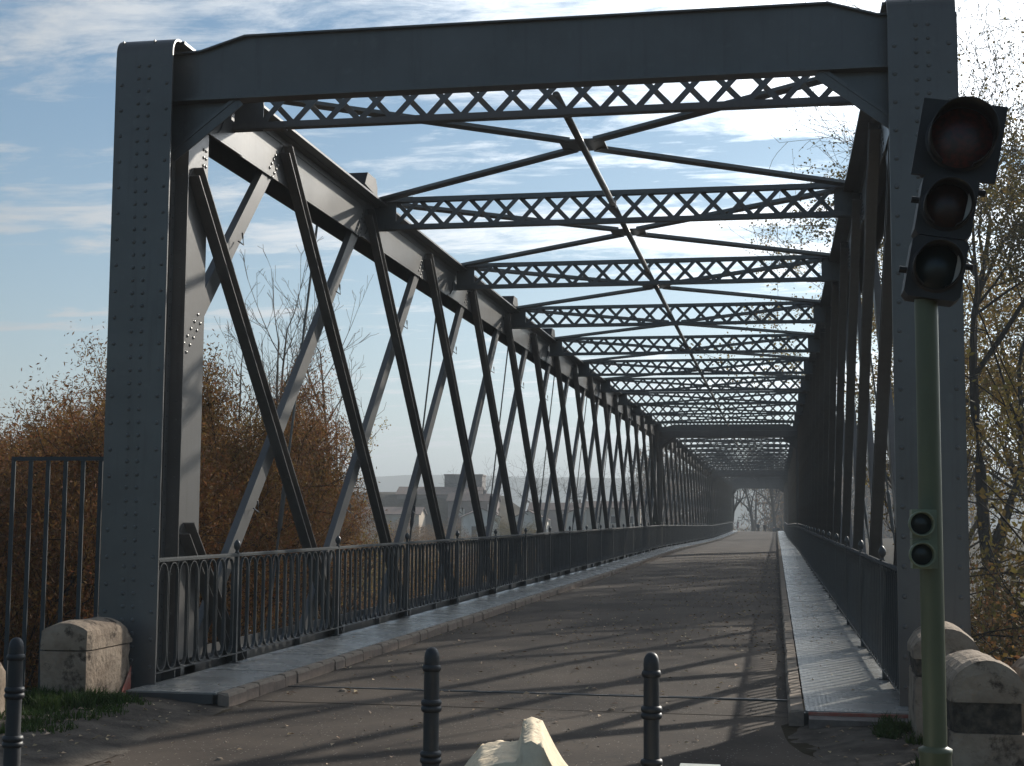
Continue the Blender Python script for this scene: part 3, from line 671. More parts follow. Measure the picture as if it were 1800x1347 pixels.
# ------------------------------------------------------------------ traffic light
tl = empty('traffic_light', (3.24, -6.0, -.13), label='olive green traffic light with a tilted black three-lamp head', cat='traffic light')
b = MB(); b.tube([(0, 0, .6), (.0, 0, 3.0)], .0575, 28, caps=False); b.build('pole', POLE, tl, smooth=True)
b = MB(); b.lathe([(.11,0),(.10,.05),(.076,.62),(.082,.64),(.082,.655),(.062,.665),(.058,.67)], 28); b.build('base_sleeve', POLE, tl, smooth=True)
# head is bent over: its long axis leans to the right
hx_ = Vector((cos(radians(-9.5)), 0, sin(radians(-9.5)))); hz_ = Vector((sin(radians(10.5)), 0, cos(radians(10.5)))); hy_ = Vector((0, 1, 0))
HO = Vector((.005, -.11, 2.885))   # bottom centre of the lower housing
def hp(a, d, c): return HO+hx_*(a*.95)+hy_*d+hz_*(c*.955)
def hbox(b, a0, a1, d0, d1, c0, c1, bev=.02):
    pr = [(a0+bev,c0),(a1-bev,c0),(a1,c0+bev),(a1,c1-bev),(a1-bev,c1),(a0+bev,c1),(a0,c1-bev),(a0,c0+bev)]
    b.prism([hp(a, d0, c) for a, c in pr], hy_*(d1-d0))
b = MB(); hbox(b, -.135, .155, 0, .2, 0, .325, .025); hbox(b, -.135, .155, 0, .2, .33, .66, .025); b.build('housing', BLACKP, tl)
b = MB(); hbox(b, -.20, .235, .03, .06, .655, 1.07, .004); b.build('backboard', BLACKP, tl)
b = MB(); hbox(b, -.165, .19, .062, .2, .68, 1.04, .03); b.build('upper_housing', BLACKP, tl)
def visor(c0, a0, r, ln, lens, nm):
    C0 = hp(a0, 0, c0)
    b = MB(); n = 28; g0, g1 = radians(-62), radians(242)
    rings = []
    for rr in (r, r-.006):
        for q, dd in enumerate((0, ln)):
            row = []
            for i in range(n+1):
                t = g0+(g1-g0)*i/n; l_ = dd*(.45+.55*sst(-1, .3, sin(t))) if q else .0
                p = C0+hx_*(rr*cos(t))+hz_*(rr*sin(t))-hy_*l_; row.append(len(b.v)); b.v.append(tuple(p))
            rings.append(row)
    for A, B in ((0, 1), (3, 2), (1, 3)):
        for i in range(n): b.f.append((rings[A][i], rings[A][i+1], rings[B][i+1], rings[B][i])); b.m.append(0)
    v_o = b.build(nm, VISOR, tl, smooth=True)
    b = MB(); i0 = len(b.v)
    for k, (q, dd) in enumerate(((1, .004), (.8, .018), (.45, .032), (0.01, .036))):
        for i in range(n): t = 2*pi*i/n; b.v.append(tuple(C0+hx_*((r-.008)*q*cos(t))+hz_*((r-.008)*q*sin(t))-hy_*dd))
    for k in range(3):
        for i in range(n): a = k*n+i; c = k*n+(i+1) % n; b.f.append((a, c, c+n, a+n)); b.m.append(0)
    b.build('lens', lens, v_o, smooth=True)
    b = MB()
    m = 24
    for i in range(m):
        t0, t1 = 2*pi*i/m, 2*pi*(i+1)/m
        P4 = [C0+hx_*(R_*cos(t))+hz_*(R_*sin(t))-hy_*dd for R_, dd in ((r+.012, .002), (r-.002, .012)) for t in (t0, t1)]
        b.quad(P4[0], P4[1], P4[3], P4[2])
    b.build('lens_ring', BLACKP, v_o)
    if r < .15:  # lower visors: added pale strip shaped as the sunlit crescent
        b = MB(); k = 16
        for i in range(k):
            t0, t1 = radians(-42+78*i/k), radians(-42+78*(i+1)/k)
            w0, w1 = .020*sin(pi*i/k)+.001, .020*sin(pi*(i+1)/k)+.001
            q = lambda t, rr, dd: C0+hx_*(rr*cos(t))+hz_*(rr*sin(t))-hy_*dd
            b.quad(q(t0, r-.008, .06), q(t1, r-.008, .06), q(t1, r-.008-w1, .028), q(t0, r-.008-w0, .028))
        b.build('painted_sun_crescent', CRESCENT, v_o, smooth=True)
CRESCENT = mat('painted_crescent_light', (.62,.60,.55), .6, c2=(.45,.43,.4), nscale=9)  # pale colour painted in for sunlight inside the visors
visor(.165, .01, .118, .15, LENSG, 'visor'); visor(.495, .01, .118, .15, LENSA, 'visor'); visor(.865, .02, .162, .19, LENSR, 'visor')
for a, c in ((-.155, .52), (.175, .60), (-.155, .14), (.175, .2)):
    b = MB(); b.tube([hp(a-.02, .05, c), hp(a+.02, .05, c)], .017, 8); b.build('hinge', BLACKP, tl)
rp = put('repeater_signal', None, tl)
b = MB(); b.box(-.015, .022, -.085, -.055, 1.54, 1.83); b.box(-.105, -.016, -.16, -.04, 1.54, 1.683); b.box(-.105, -.016, -.16, -.04, 1.687, 1.83); b.box(-.02, .01, -.06, -.03, 1.6, 1.75)
b.build('repeater_housing', REPB, rp)
for z in (1.61, 1.76):
    b = MB(); c = (-.062, -.16, z)
    b.lathe([(.062,0),(.062,-.075),(.055,-.075),(.05,-.002)], 24, c, ax='y'); v_ = b.build('hood', REPB, rp, smooth=True)
for z in (1.61, 1.76):
    bb = MB(); bb.lathe([(.050,-.006),(.03,-.012),(.001,-.014)], 24, (-.062, -.16, z), ax='y'); bb.build('small_lens', LENSG, rp, smooth=True)
# ------------------------------------------------------------------ trees
def rv(a): return Vector((random.gauss(0, a), random.gauss(0, a), random.gauss(0, a)))
def grow(b, p, d, ln, r, lv, P, tips):
    n = max(3, int(ln/P['seg'][min(lv, len(P['seg'])-1)])); n = min(n, 9); pts = [p.copy()]; rs = [r]; q = p.copy(); dd = d.copy()
    for i in range(n):
        dd = (dd+rv(P['wob'])+Vector((0, 0, P['up'][min(lv, len(P['up'])-1)]))).normalized(); q = q+dd*(ln/n); pts.append(q.copy()); rs.append(max(P['rmin'], r*(1-.75*(i+1)/n)))
        if P.get('cap') and q.z > P['cap'](q) and i > 0: n = i+1; break
    b.tube(pts, rs, (7, 5, 4, 3, 3)[min(lv, 4)], caps=False)
    if lv >= P['lv']: tips.append(pts); return
    m = P['kids'][lv]
    for k in range(m):
        t = random.uniform(P['from'][lv], 1) if k < m-1 else 1; i = min(n-1, int(t*n)); base = pts[i].lerp(pts[i+1], t*n-i if t < 1 else 1)
        ax = (pts[i+1]-pts[i]).normalized(); o = ax.orthogonal().normalized(); o.rotate(Matrix.Rotation(random.uniform(0, 2*pi), 3, ax))
        ang = radians(random.uniform(*P['ang'][lv])); nd_ = (ax*cos(ang)+o*sin(ang)).normalized()
        grow(b, base, nd_, ln*random.uniform(*P['len'][lv])*(1-.35*t*P.get('taper', 0)), max(P['rmin'], rs[i]*.62), lv+1, P, tips)
def leaves(tips, n, size, spread, elong=1.6, clump=0, bias=0):
    b = MB(); tips = sorted(tips, key=lambda t: t[-1].z) if bias else tips; nt_ = len(tips)
    for _ in range(n):
        pts = tips[int(nt_*random.random()**(1-bias))]; i = random.randrange(len(pts)-1); c = pts[i].lerp(pts[i+1], random.random())+rv(spread)
        if clump and mn.noise(c*.9) < clump-random.random()*.4: continue
        a = rv(1).normalized(); o = a.orthogonal().normalized(); o.rotate(Matrix.Rotation(random.uniform(0, 6.28), 3, a)); s_ = size*random.uniform(.6, 1.4)
        p0 = c-a*s_*elong*.5; p1 = c+o*s_*.5; p2 = c+a*s_*elong*.5; p3 = c-o*s_*.5; b.quad(p0, p1, p2, p3)
    return b
def proto(kind, seed):
    random.seed(seed); tips = []; b = MB()
    if kind == 'thicket':
        P = dict(seg=[1, .6, .4, .3], wob=.13, up=[.03, .04, .05, .03], rmin=.006, lv=3, kids=[7, 6, 4], ang=[(15, 55), (20, 60), (20, 60)], len=[(.4, .65), (.4, .65), (.4, .7)]); P['from'] = [.15, .15, .1]; P['cap'] = lambda q: 6.3+1.2*mn.noise(Vector((q.x*.7, q.y*.7, seed)))-.09*(q.x*q.x+q.y*q.y)+(.9 if random.random() < .12 else 0)
        for k in range(9):
            t = random.uniform(0, 2*pi); q = random.uniform(0, 1.3); grow(b, Vector((q*cos(t), q*sin(t), 0)), Vector((.45*cos(t), .45*sin(t), 1)).normalized(), random.uniform(4.2, 6.8), .06, 0, P, tips)
        lf = leaves(tips, 115000, .024, .2, 3.4, 0, .45); return b, lf, BARK
    if kind == 'poplar':
        P = dict(seg=[1.3, .7, .5, .4], wob=.05, up=[.02, .14, .1, .06], rmin=.008, lv=3, kids=[22, 6, 3], ang=[(22, 45), (20, 45), (20, 50)], len=[(.22, .38), (.35, .6), (.4, .6)], taper=1); P['from'] = [.15, .2, .2]
        grow(b, Vector((0, 0, 0)), Vector((0, 0, 1)), 13.5, .12, 0, P, tips)
        lt = [t for t in tips if t[0].z < 10.5]; lf = leaves(lt, 3200, .06, .12, 1.2); return b, lf, BARKL
    if kind == 'tall':
        P = dict(seg=[1.2, .9, .6, .4, .3], wob=.10, up=[.05, .07, .06, .04, .03], rmin=.006, lv=4, kids=[9, 6, 6, 4], ang=[(20, 50), (25, 55), (25, 60), (20, 60)], len=[(.42, .62), (.45, .7), (.4, .62), (.4, .6)]); P['from'] = [.22, .25, .2, .15]
        grow(b, Vector((0, 0, 0)), Vector((.05, 0, 1)).normalized(), 11, .17, 0, P, tips)
        lf = leaves(tips, 150000, .05, .16, 1.3, -.15); keep = [i for i, f in enumerate(lf.f) if random.random() < 1-sst(9, 14, lf.v[f[0]][2])]; lf.f = [lf.f[i] for i in keep]; lf.m = [0]*len(keep); return b, lf, BARK
    if kind == 'bare':
        P = dict(seg=[1.2, .9, .6, .4], wob=.14, up=[.03, .03, .03, .0], rmin=.014, lv=3, kids=[7, 6, 5], ang=[(25, 60), (25, 60), (25, 65)], len=[(.5, .75), (.45, .7), (.4, .65)]); P['from'] = [.3, .2, .15]
        grow(b, Vector((0, 0, 0)), Vector((-.05, 0, 1)).normalized(), 7.5, .3, 0, P, tips); return b, None, BARK
    if kind == 'bush':
        P = dict(seg=[.6, .4, .3], wob=.16, up=[.02, .03, .02], rmin=.007, lv=2, kids=[7, 6], ang=[(20, 60), (20, 60)], len=[(.4, .65), (.4, .65)]); P['from'] = [.1, .1]
        for k in range(11):
            t = random.uniform(0, 2*pi); q = random.uniform(0, .8); grow(b, Vector((q*cos(t), q*sin(t), 0)), Vector((.6*cos(t), .6*sin(t), 1)).normalized(), random.uniform(1.8, 3.2), .04, 0, P, tips)
        lf = leaves(tips, 30000, .033, .15, 1.9); return b, lf, BARK
PR = {}; BND = {}
for key, kind, seed, lm in (('thA','thicket',11,RUST),('thB','thicket',12,RUST2),('thC','thicket',13,RUST),('poA','poplar',21,GOLD),('poB','poplar',22,GOLD),('tallA','tall',31,OLIVE),('tallB','tall',32,GOLD),('bareA','bare',41,None),('bareB','bare',42,None),('buA','bush',51,OLIVE),('buB','bush',52,RUST2)):
    bb_, lf, bk = proto(kind, seed); PR[key] = (bb_.mesh('branches', bk, True), lf.mesh('foliage', lm) if lf else None); BND[key] = [v for v in bb_.v[::7]]+([v for v in lf.v[::23]] if lf else [])
random.seed(5)
NM = {'th': 'riverside_shrub', 'po': 'poplar_tree', 'ta': 'tall_tree', 'ba': 'bare_tree', 'bu': 'bush'}
def tree(key, x, y, z, sc, rz, label, group, szf=1.0):
    if y < 190:   # keep the crown clear of the bridge
        ca, sa = cos(rz), sin(rz); top = 7.2
        X_ = [x+sc*(a*ca-b_*sa) for a, b_, c in BND[key] if z+sc*c < top and y+sc*(a*sa+b_*ca) > -1]
        if X_ and x < 0: x -= max(0, max(X_)+5.05)
        if X_ and x > 0: x += max(0, 5.05-min(X_))
    k = key[:2]; cat = 'tree' if k in ('po', 'ta', 'ba') else ('shrub' if k == 'th' else 'bush')
    r = empty(NM[k], (x, y, z), (0, 0, rz), scale=(sc, sc, sc*szf), label=label, cat=cat, group=group)
    put('trunk' if cat == 'tree' else 'branches', PR[key][0], r)
    if PR[key][1]: put('crown', PR[key][1], r)
# rust coloured thicket on the left bank
TH = [(-7.6,5.5,-4.6,.80,'low rust-brown shrub behind the guard fence, close to the left post'),(-11.5,5,-4.6,.86,'rust-brown shrub at the left edge of the photo, lowest and nearest'),
 (-9.6,11,-4.8,.98,'rust-brown shrub seen between the left post and the first dark diagonal, nearest'),(-13.8,12,-4.8,1.04,'brown shrub beyond the guard fence, behind the nearest one at the left edge'),
 (-9.3,16,-5,.98,'rust shrub low behind the second railing panel'),(-12.6,19,-5,1.16,'tall rust-orange shrub rising right of the left post, dense crown'),
 (-17.5,18,-5,1.13,'brown feathery shrub breaking the skyline at the far left edge'),(-20.5,27,-5,1.30,'tall brown shrub on the skyline above the guard fence'),
 (-16.2,27,-5,1.30,'highest rust shrub, immediately left of the bare poplars'),(-13.5,27,-5,1.0,'ochre shrub below the bare poplars, behind the third diagonal'),
 (-24,23,-5,1.25,'far left brown shrub partly outside the frame'),(-15.2,34,-5,1.12,'rust shrub at the feet of the bare poplars'),(-18,37,-5,1.18,'brown shrub behind the feet of the bare poplars'),
 (-17,43,-5,.95,'ochre shrub right of the poplars, just left of the grey houses')]
for i, (x, y, z, sc, lb) in enumerate(TH):
    key = ('thA','thB','thC')[i % 3]; hs = sorted(v[2] for v in BND[key]); h97 = hs[int(len(hs)*.99)]
    kx = (x-2.48)/(y+13.5); slope = .073 if kx < -.46 else (.112 if kx < -.385 else .052)
    ca, sa = cos(i*2.1), sin(i*2.1)
    if kx > -.5: x -= max(0, max((x+sc*(a*ca-b_*sa))-(2.48-.268*(y+sc*(a*sa+b_*ca)+13.5)) for a, b_, c in BND[key]))
    tree(key, x, y, z, sc, i*2.1, lb, 'rust brown shrubs on the river bank', (1.63+(y-3.2*sc+13.5)*slope*random.uniform(.9, 1.0)-z)/(sc*h97))
for i, (x, y, sc, lb) in enumerate([(-18.6,40,.93,'slender bare poplar, leftmost of the group behind the diagonals'),(-17.2,41,1.05,'tallest bare poplar with its tip above the rust shrubs'),(-15.8,38,.98,'bare poplar second from the right of the group'),(-14.9,42,1.0,'bare poplar with yellow leaves halfway up, between second and third dark diagonals'),(-14.2,40,.78,'short poplar with pale yellow leaves, rightmost of the group'),(-19.3,43,.9,'thin poplar showing just above the rust shrub crown')]):
    tree(('poA','poB')[i % 2], x, y, -5, sc, i*1.7, lb, 'bare poplars with a few yellow leaves')
# right hand trees
for i, (k, x, y, sc, lb) in enumerate([('tallA',9.7,39,1.8,'dark-limbed tree with yellow leaves right of the traffic light, nearest'),('tallB',13.4,50,1.8,'tall golden tree at the right edge, behind the nearest one'),('poA',6.9,47,1.5,'half-bare tree whose twigs show above the right truss'),('tallB',16.5,62,1.7,'golden tree at the right edge, farthest and palest of them'),('poB',7.6,58,1.55,'farther half-bare tree glimpsed between the right truss bars')]):
    tree(k, x, y, -5, sc, 1.1+i*2.3, lb, 'autumn trees on the right bank')
for i, (k, x, y, z, sc, lb) in enumerate([('buA',6.3,4.2,-4.3,1.55,'olive bush behind the right stone blocks, nearest'),('buB',8.2,6,-4.9,1.6,'brown bush at the right edge behind the stone blocks'),('buA',7.6,11.5,-5,2.1,'olive bush below the trunk of the nearest right tree'),('buA',10,17,-5,2.3,'olive bush at the right edge below the golden tree'),('buB',6.8,15,-5,1.5,'brown bush seen through the right truss, nearest'),('buB',6.6,22,-5,1.55,'brown bush seen through the right truss, second'),('buA',6.9,30,-5,1.5,'olive bush seen through the right truss, third')]):
    tree(k, x, y, z, sc, i*1.3, lb, 'bushes below the right hand trees')
# mid-distance bushes and trees on the far bank, left
mids = [(-21,95,1.6,'nearest hazy brown bush in the gap before the long-roofed house'),(-26,110,1.7,'hazy brown bush just left of the nearest hazy one'),(-32,120,1.8,'hazy bush below the pale gabled house'),(-17,120,1.7,'hazy olive bush below the two-storey tiled house'),(-38,135,1.9,'hazy bush under the whitish gabled house, nearest there'),(-23,140,1.8,'reddish hazy bush under the narrow pale house'),(-30,155,1.9,'reddish hazy bush under the long low house'),(-46,150,2.1,'hazy olive bush right of the yellow poplar leaves'),(-16,150,1.8,'faint bush right below the two-storey house windows'),(-55,165,2.0,'faint bush below the balcony house'),(-40,172,1.7,'faint bush directly at the foot of the whitish house'),(-12,165,1.4,'faint low bush seen against the last bars of the nearest span'),(-33,185,1.5,'palest bush at the foot of the long low house'),(-50,185,1.6,'palest bush between the balcony house and the whitish one')]
mids += [(-20,66,1.7,'brown bush low in the gap right of the poplars, nearest of the far-bank brush'),(-24.5,76,1.9,'brown bush beneath the balcony house, low in the gap right of the poplars'),(-28,88,2.0,'olive bush beneath the balcony house, behind the lower brown one'),(-16,80,1.6,'brown bush low in front of the pale gabled house'),(-20,84,1.6,'brown bush low in front of the whitish gabled house'),(-13,96,1.5,'brown bush low in front of the narrow pale house')]
for i, (x, y, sc, lb) in enumerate(mids): tree('buB' if i % 3 else 'buA', x, y, ground_z(x, y)-.3, sc, i*1.9, lb, 'hazy bushes on the far bank', .72)
fars = [('bareA',-4.6,222,1.25,'large leaning bare tree at the left of the bright opening at the bridge end'),('bareB',6.5,232,1.1,'hazy bare tree at the right side of the bright opening'),('bareB',2.2,262,1.35,'pale hazy bare tree in the middle of the bright opening'),('bareA',-2.2,285,1.6,'palest bare tree behind the leaning one in the opening'),('bareA',-13,225,1.0,'bare tree left of the bridge end, behind the railing'),('bareB',-20,238,1.1,'grey bare tree right of the long-roofed house'),('bareA',-36,250,1.0,'grey bare tree between the two gabled houses'),('bareB',-43,262,1.15,'round grey tree behind the hillside houses'),('bareA',-47,235,1.0,'bushy grey tree right of the flat-roofed block'),('bareB',-26,270,1.1,'faint bare tree above the long tiled roof'),('bareA',14,240,1.2,'hazy bare tree right of the bridge end'),('bareB',-9,262,1.3,'hazy bare tree behind the far end of the left railing')]
for i, (k, x, y, sc, lb) in enumerate(fars): tree(k, x, y, max(ground_z(x, y), -1.7)-.1, sc, i*1.4+.6, lb, 'hazy bare trees beyond the far end of the bridge')
# far woodland reads as one mass
random.seed(9); wb = MB()
for k in range(80):
    x = random.uniform(-30, 45); y = random.uniform(280, 350); h = random.uniform(12, 19)
    wb.tube([(x, y, -2), (x+random.uniform(-.5,.5), y, h*.6)], [.3, .1], 4, caps=False)
    for q in range(520):
        t = random.random(); R_ = 3.6*sin(pi*min(1, .15+t*.85))**.7; a = random.uniform(0, 6.28); rr = R_*sqrt(random.random())
        c = Vector((x+rr*cos(a), y+rr*sin(a), 2+t*(h-2))) if q % 4 else Vector((x+random.uniform(-3.5,3.5), y+random.uniform(-3,3), random.uniform(-1.8, 2.6))); d = (rv(1)+Vector((0,0,1.2))).normalized(); o = d.orthogonal().normalized()*.11; l_ = random.uniform(.5, 1.4)
        wb.quad(c-o, c+o, c+o*.3+d*l_, c-o*.3+d*l_, 1 if random.random() < .5 else 0)
wb.build('woodland', [BARK, RUST2], None, kind='stuff', label='hazy winter woodland beyond the end of the bridge', cat='woodland')
# ------------------------------------------------------------------ houses on the far bank
def house(x, y, z, wx, ly, h, rz, wall, roof, wins, label, rh=1.6, flat=False, name='house', chim=True):
    r = empty(name, (x, y+8, z-.2), (0, 0, rz), scale=(.9, .9, .84), label=label, cat='house', group='hazy houses on the far bank')
    b = MB(); b.box(-wx/2, wx/2, -ly/2, ly/2, -2, h)
    if not flat: b.prism([(-wx/2, -ly/2, h), (wx/2, -ly/2, h), (0, -ly/2, h+rh)] if ly > wx else [(-wx/2, -ly/2, h), (-wx/2, ly/2, h), (-wx/2, 0, h+rh)], (0, ly, 0) if ly > wx else (wx, 0, 0))
    b.build('wall', wall, r)
    b = MB(); e = .35
    if flat: b.box(-wx/2-.15, wx/2+.15, -ly/2-.15, ly/2+.15, h+.001, h+.3)
    elif ly > wx:
        for s in (-1, 1): b.hexa([(0,-ly/2-e,h+rh+.05),(0,ly/2+e,h+rh+.05),(s*(wx/2+e),ly/2+e,h-.15),(s*(wx/2+e),-ly/2-e,h-.15),(0,-ly/2-e,h+rh+.2),(0,ly/2+e,h+rh+.2),(s*(wx/2+e),ly/2+e,h),(s*(wx/2+e),-ly/2-e,h)])
    else:
        for s in (-1, 1): b.hexa([(-wx/2-e,0,h+rh+.05),(wx/2+e,0,h+rh+.05),(wx/2+e,s*(ly/2+e),h-.15),(-wx/2-e,s*(ly/2+e),h-.15),(-wx/2-e,0,h+rh+.2),(wx/2+e,0,h+rh+.2),(wx/2+e,s*(ly/2+e),h),(-wx/2-e,s*(ly/2+e),h)])
    rf = b.build('roof', roof, r)
    if chim: b = MB(); b.box(wx*.2, wx*.2+.5, .1, .6, h+rh*.3, h+rh+.9); b.build('chimney', wall, rf)
    for wx_, wz, ww, wh in wins:
        b = MB(); y0 = -ly/2
        b.box(wx_-ww/2-.08, wx_+ww/2+.08, y0-.05, y0-.003, wz-.08, wz); b.box(wx_-ww/2-.08, wx_+ww/2+.08, y0-.05, y0-.003, wz+wh, wz+wh+.08); b.box(wx_-ww/2-.08, wx_-ww/2, y0-.05, y0-.003, wz, wz+wh); b.box(wx_+ww/2, wx_+ww/2+.08, y0-.05, y0-.003, wz, wz+wh)
        f = b.build('window', FRAME, r); b = MB(); b.box(wx_-ww/2, wx_+ww/2, y0-.025, y0-.004, wz, wz+wh); b.build('pane', SHUT if random.random() < .4 else PANE, f)
G_ = lambda x, y: -1.6
house(-55.5,226,-1,16,10,8.6,.12,WALLM[1],ROOFM,[(-5,6,1.2,1.3),(-1.5,6,1.2,1.3),(3,6.2,1.2,1.2)],'grey house block with a tiled slope, behind the flat-roofed top storey',1.5)
house(-52.5,232,5.6,7.5,7,4.9,.1,WALLM[3],WALLM[3],[(2,1.2,.8,.8)],'flat-roofed grey-brown top storey standing above the hillside houses',0,True,'hillside_block',False)
house(-58.5,204,-2,11,8,5.6,.1,WALLM[0],ROOFM,[(-3,1,1.4,1.9),(-.5,1,1.4,1.9),(2.4,1,1.4,1.9),(-2,4.0,2.2,.9),(1.5,4.0,1.2,.9)],'house with a long balcony and pale shutters, low on the slope left of the others',1.2)
house(-44.3,206,-1.5,6.5,9,4.6,.25,WALLM[2],ROOFM,[(-1.3,.8,.9,2.0),(.6,.8,.9,2.0)],'whitish gabled house with two tall openings, among the grey houses',1.5)
house(-47.5,216,1,9,6,4.8,.1,WALLM[1],ROOFM,[(-2,2,1,1.1),(1.5,2,1,1.1)],'dark-walled house above and behind the whitish gabled one',1.3)
house(-36.5,207,-1.5,6.5,9.5,4.2,.12,WALLM[2],ROOFM,[(-1,1,.9,1.2),(1.5,1,.9,1.2)],'pale gabled house left of the small bare tree',1.5)
house(-33.5,226,-1.5,13,7,6.2,.06,WALLM[3],ROOFM,[(-3,3,1,1.1),(0,3,1,1.1),(3,3,1,1.1)],'long low grey-roofed house in the middle of the row',1.3)
house(-29.2,214,-1.5,5.5,8,5.2,.1,WALLM[2],ROOFM,[(0,2.4,.9,1.2)],'narrow pale house with one window beside the long roof',1.2)
house(-23.2,210,-1.5,9.5,7,6.5,.08,WALLM[0],ROOFM,[(-3,3.6,.9,1.3),(0,3.6,.9,1.3),(3,3.6,.9,1.3),(-3,.7,.9,1.5),(0,.7,.9,1.5),(3,.7,1.2,1.9)],'two-storey house with a hipped tiled roof, nearest to the bridge',1.1)
# hill the houses stand on
grid([-90+5*i for i in range(16)], [212+4*i for i in range(14)], lambda x, y: -2.2+7.5*sst(-38, -52, x)*sst(212, 232, y)+1.5*sst(215, 250, y)*sst(-15,-30,x)).build('hillside', LAND, smooth=True, kind='structure')
# ------------------------------------------------------------------ people and sign at the far end
SKIN = mat('skin', (.45,.28,.2), .6); HAIR = mat('hair', (.05,.04,.035), .7); TROU = mat('trousers', (.03,.035,.05), .9)
def person(x, y, sc, rz, coat, label):
    r = empty('person', (x, y, zc(y)-.12), (0, 0, rz), scale=(sc, sc, sc), label=label, cat='person', group='people walking beyond the far end of the bridge')
    V = [(0,0,.95),(0,0,1.2),(0,.01,1.42),(0,.01,1.52),(0,-.01,1.62),(0,0,1.72),(-.19,0,1.40),(-.25,.02,1.14),(-.24,-.06,.9),(.19,0,1.40),(.25,.02,1.14),(.24,-.06,.9),(-.1,0,.88),(-.11,-.08,.48),(-.11,.02,.08),(-.11,-.12,.04),(.1,0,.88),(.11,.1,.48),(.11,.16,.1),(.11,.04,.04)]
    E_ = [(0,1),(1,2),(2,3),(3,4),(4,5),(2,6),(6,7),(7,8),(2,9),(9,10),(10,11),(0,12),(12,13),(13,14),(14,15),(0,16),(16,17),(17,18),(18,19)]
    R_ = [.17,.19,.16,.065,.105,.07,.085,.06,.04,.085,.06,.04,.11,.075,.05,.04,.11,.075,.05,.04]
    me = bpy.data.meshes.new('body'); me.from_pydata(V, E_, []); o = put('body', me, r)
    for m_ in (coat, TROU, SKIN, HAIR): me.materials.append(m_)
    sk = o.modifiers.new('skin', 'SKIN')
    for i, q in enumerate(R_): me.skin_vertices[0].data[i].radius = (q, q*.8)
    me.skin_vertices[0].data[0].use_root = True
    ss = o.modifiers.new('sub', 'SUBSURF'); ss.levels = 1; ss.render_levels = 1
    dg = bpy.context.evaluated_depsgraph_get(); dg.update(); ev = bpy.data.meshes.new_from_object(o.evaluated_get(dg)); o.modifiers.clear(); o.data = ev
    if len(ev.materials) == 0:
        for m_ in (coat, TROU, SKIN, HAIR): ev.materials.append(m_)
    for p in ev.polygons:
        z = p.center.z; p.material_index = 1 if z < .88 else (0 if z < 1.49 and not (abs(p.center.x) > .2 and z < .93) else (3 if (z > 1.66 or p.center.y > .02) and z > 1.54 else 2)); p.use_smooth = True
COAT = [mat('dark_coat_%d' % i, c, .9) for i, c in enumerate([(.03,.04,.06),(.045,.035,.035),(.04,.05,.07)])]
person(-.25, 212, 1.04, .1, COAT[0], 'left one of the larger pair of people, dark coat, far end of the road')
person(.75, 213, 1.0, -.1, COAT[1], 'right one of the larger pair of people, dark brown coat, far end of the road')
person(2.15, 222, .98, 0, COAT[2], 'left one of the smaller distant pair of people, near the thin post')
person(2.85, 222.5, .99, .2, COAT[0], 'right one of the smaller distant pair of people, near the thin post')
b = MB(); b.tube([(0,0,0),(0,0,2.2)], .05, 8); b.build('thin_post', IRON, None, (3.35, 216, zc(216)-.15), label='thin dark post right of the people at the far end', cat='post')
sg = empty('chevron_sign', (-3.05, 199, zc(199)-.1), label='small white and red roadside panel at the left of the far opening', cat='sign')
b = MB(); b.box(-.12, .12, -.02, .0, .4, 1.35); b.build('panel', WHITEP, sg); b = MB(); b.prism([(.0,-.024,.5),(.12,-.024,.4),(.12,-.024,1.3),(.06,-.024,1.35)], (0,.003,0)); b.build('red_stripe', REDS, sg); b = MB(); b.box(-.03, .03, .001, .04, 0, 1.3); b.build('support', IRON, sg)
# ------------------------------------------------------------------ grass, leaves, pebbles
random.seed(3); b = MB()
def tuft(cx_, cy_, n, rad, h):
    for _ in range(n):
        a = random.uniform(0, 6.28); q = rad*sqrt(random.random()); x, y = cx_+q*cos(a), cy_+q*sin(a); z = (vl(x, y) if x < 0 else vr(x, y))-.01
        hh = h*random.uniform(.4, 1.2); lean = Vector((random.gauss(0,.35), random.gauss(0,.35), 1)).normalized(); sd = Vector((random.uniform(-1,1), random.uniform(-1,1), 0)).normalized()*.006
        p = Vector((x, y, z)); m_ = p+lean*hh*.6; t = m_+(lean+Vector((lean.x*1.4, lean.y*1.4, -.3))).normalized()*hh*.4
        b.quad(p-sd, p+sd, m_+sd*.7, m_-sd*.7); i = len(b.v); b.v += [tuple(m_-sd*.7), tuple(m_+sd*.7), tuple(t)]; b.f.append((i, i+1, i+2)); b.m.append(0)
for _ in range(60): tuft(random.uniform(-4.3, -3.15), random.uniform(-2.9, -.85), 42, .13, .09)
for _ in range(26): tuft(random.gauss(-3.95, .16), random.gauss(-1.25, .2), 90, .12, .17)
for _ in range(14): tuft(random.gauss(-3.62, .15), random.gauss(-1.0, .12), 70, .1, .13)
for _ in range(16): tuft(random.gauss(3.42, .09), random.gauss(-1.15, .3), 60, .07, .11)
for _ in range(10): tuft(random.gauss(3.5, .05), random.gauss(-3.0, .5), 40, .06, .12)
b.build('grass', GRASS, None, kind='stuff', label='green grass tufts at the foot of the stone blocks', cat='grass')
b = MB()
def leaf(x, y, z, s_):
    a = random.uniform(0, 6.28); d = Vector((cos(a), sin(a), random.uniform(-.1,.25)))*s_; o = Vector((-sin(a), cos(a), random.uniform(-.2,.5)))*s_*.55; c = Vector((x, y, z+.012))
    b.v += [tuple(c-d), tuple(c+o+Vector((0,0,s_*.3))), tuple(c+d), tuple(c-o+Vector((0,0,s_*.25)))]; i = len(b.v)-4; b.f += [(i, i+1, i+2), (i, i+2, i+3)]; b.m += [0, 0]
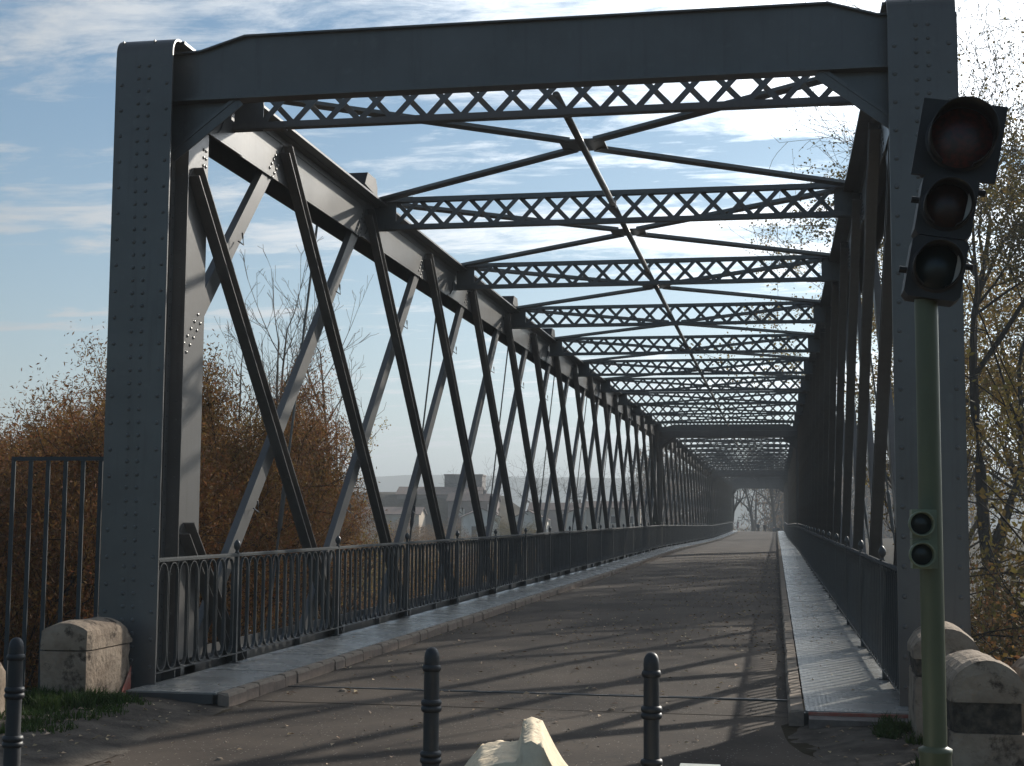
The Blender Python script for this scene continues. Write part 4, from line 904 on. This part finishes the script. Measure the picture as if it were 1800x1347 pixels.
def rz_(x, y):
    if y < 0: return rough_z(x, y)
    if abs(x) < 2.58: return zc(y)-.124+(.03*(1-(x/2.585)**2) if y > 3 else 0)
    return zc(y)
for _ in range(420): x = random.uniform(-2.4, 2.5); y = random.uniform(-5, 12); leaf(x, y, rz_(x, y), random.uniform(.016, .04))
for _ in range(1700): y = random.uniform(6, 60); x = random.triangular(-2.5, 2.55, 2.2); leaf(x, y, rz_(x, y), random.uniform(.018, .042))
for _ in range(330): y = random.uniform(0, 34); x = random.triangular(2.75, 3.55, 3.1); leaf(x, min(y+6, 40) if random.random() < .8 else y, zc(y)+.002, random.uniform(.012, .03))
for _ in range(60): y = random.uniform(0, 40); x = random.uniform(-3.5, -2.75); leaf(x, y, zc(y)+.002, random.uniform(.01, .022))
for _ in range(380): y = random.uniform(2, 70); x = random.choice((-2.5, 2.5))+random.gauss(0, .07); leaf(max(-2.56, min(2.56, x)), y, zc(y)-.12, random.uniform(.014, .034))
for _ in range(240): x = random.uniform(-4.4, -2.6); y = random.uniform(-4, -.7); leaf(x, y, vl(x, y), random.uniform(.012, .03))
for _ in range(160): x = random.uniform(2.7, 4.6); y = random.uniform(-4, -.7); leaf(x, y, vr(x, y), random.uniform(.012, .03))
b.build('fallen_leaves', DRY, None, kind='stuff', label='dry fallen leaves scattered over the road and walkways', cat='leaves')
b = MB()
for _ in range(240):
    x = random.uniform(-3.6, 3.4); y = random.uniform(-6, 6); s_ = random.uniform(.004, .014); z = rz_(x, y) if abs(x) < 2.4 else (vl(x, y) if x < 0 else vr(x, y))
    if abs(x) > 2.4 and y > -.6: continue
    b.dome((x, y, z-.001), (random.uniform(-.2,.2), random.uniform(-.2,.2), 1), s_, s_*.9)
for (x, y, s_) in ((-1.55,-3.3,.03),(-1.0,-3.6,.028),(.95,.1,.035),(-.1,-2.6,.02),(-3.3,-2.2,.035),(1.5,-1.5,.025),(-1.9,.9,.045)): b.dome((x, y, rz_(x, y)-.004), (.1,.1,1), s_, s_*.8)
b.build('gravel', STONE, None, kind='stuff', label='loose pale pebbles on the asphalt', cat='gravel')
# ------------------------------------------------------------------ haze
hm = bpy.data.materials.new('haze_air'); hm.use_nodes = True; n = hm.node_tree.nodes; l = hm.node_tree.links; n.clear()
o = n.new('ShaderNodeOutputMaterial'); v = n.new('ShaderNodeVolumePrincipled'); v.inputs['Color'].default_value = (.78,.84,.88,1); v.inputs['Density'].default_value = .00088; v.inputs['Anisotropy'].default_value = 0
l.new(v.outputs[0], o.inputs['Volume'])
b = MB(); b.box(-1400, 1300, -70, 2400, -9, 72); b.build('haze', hm, None, kind='stuff', label='pale blue winter haze over the river', cat='haze')
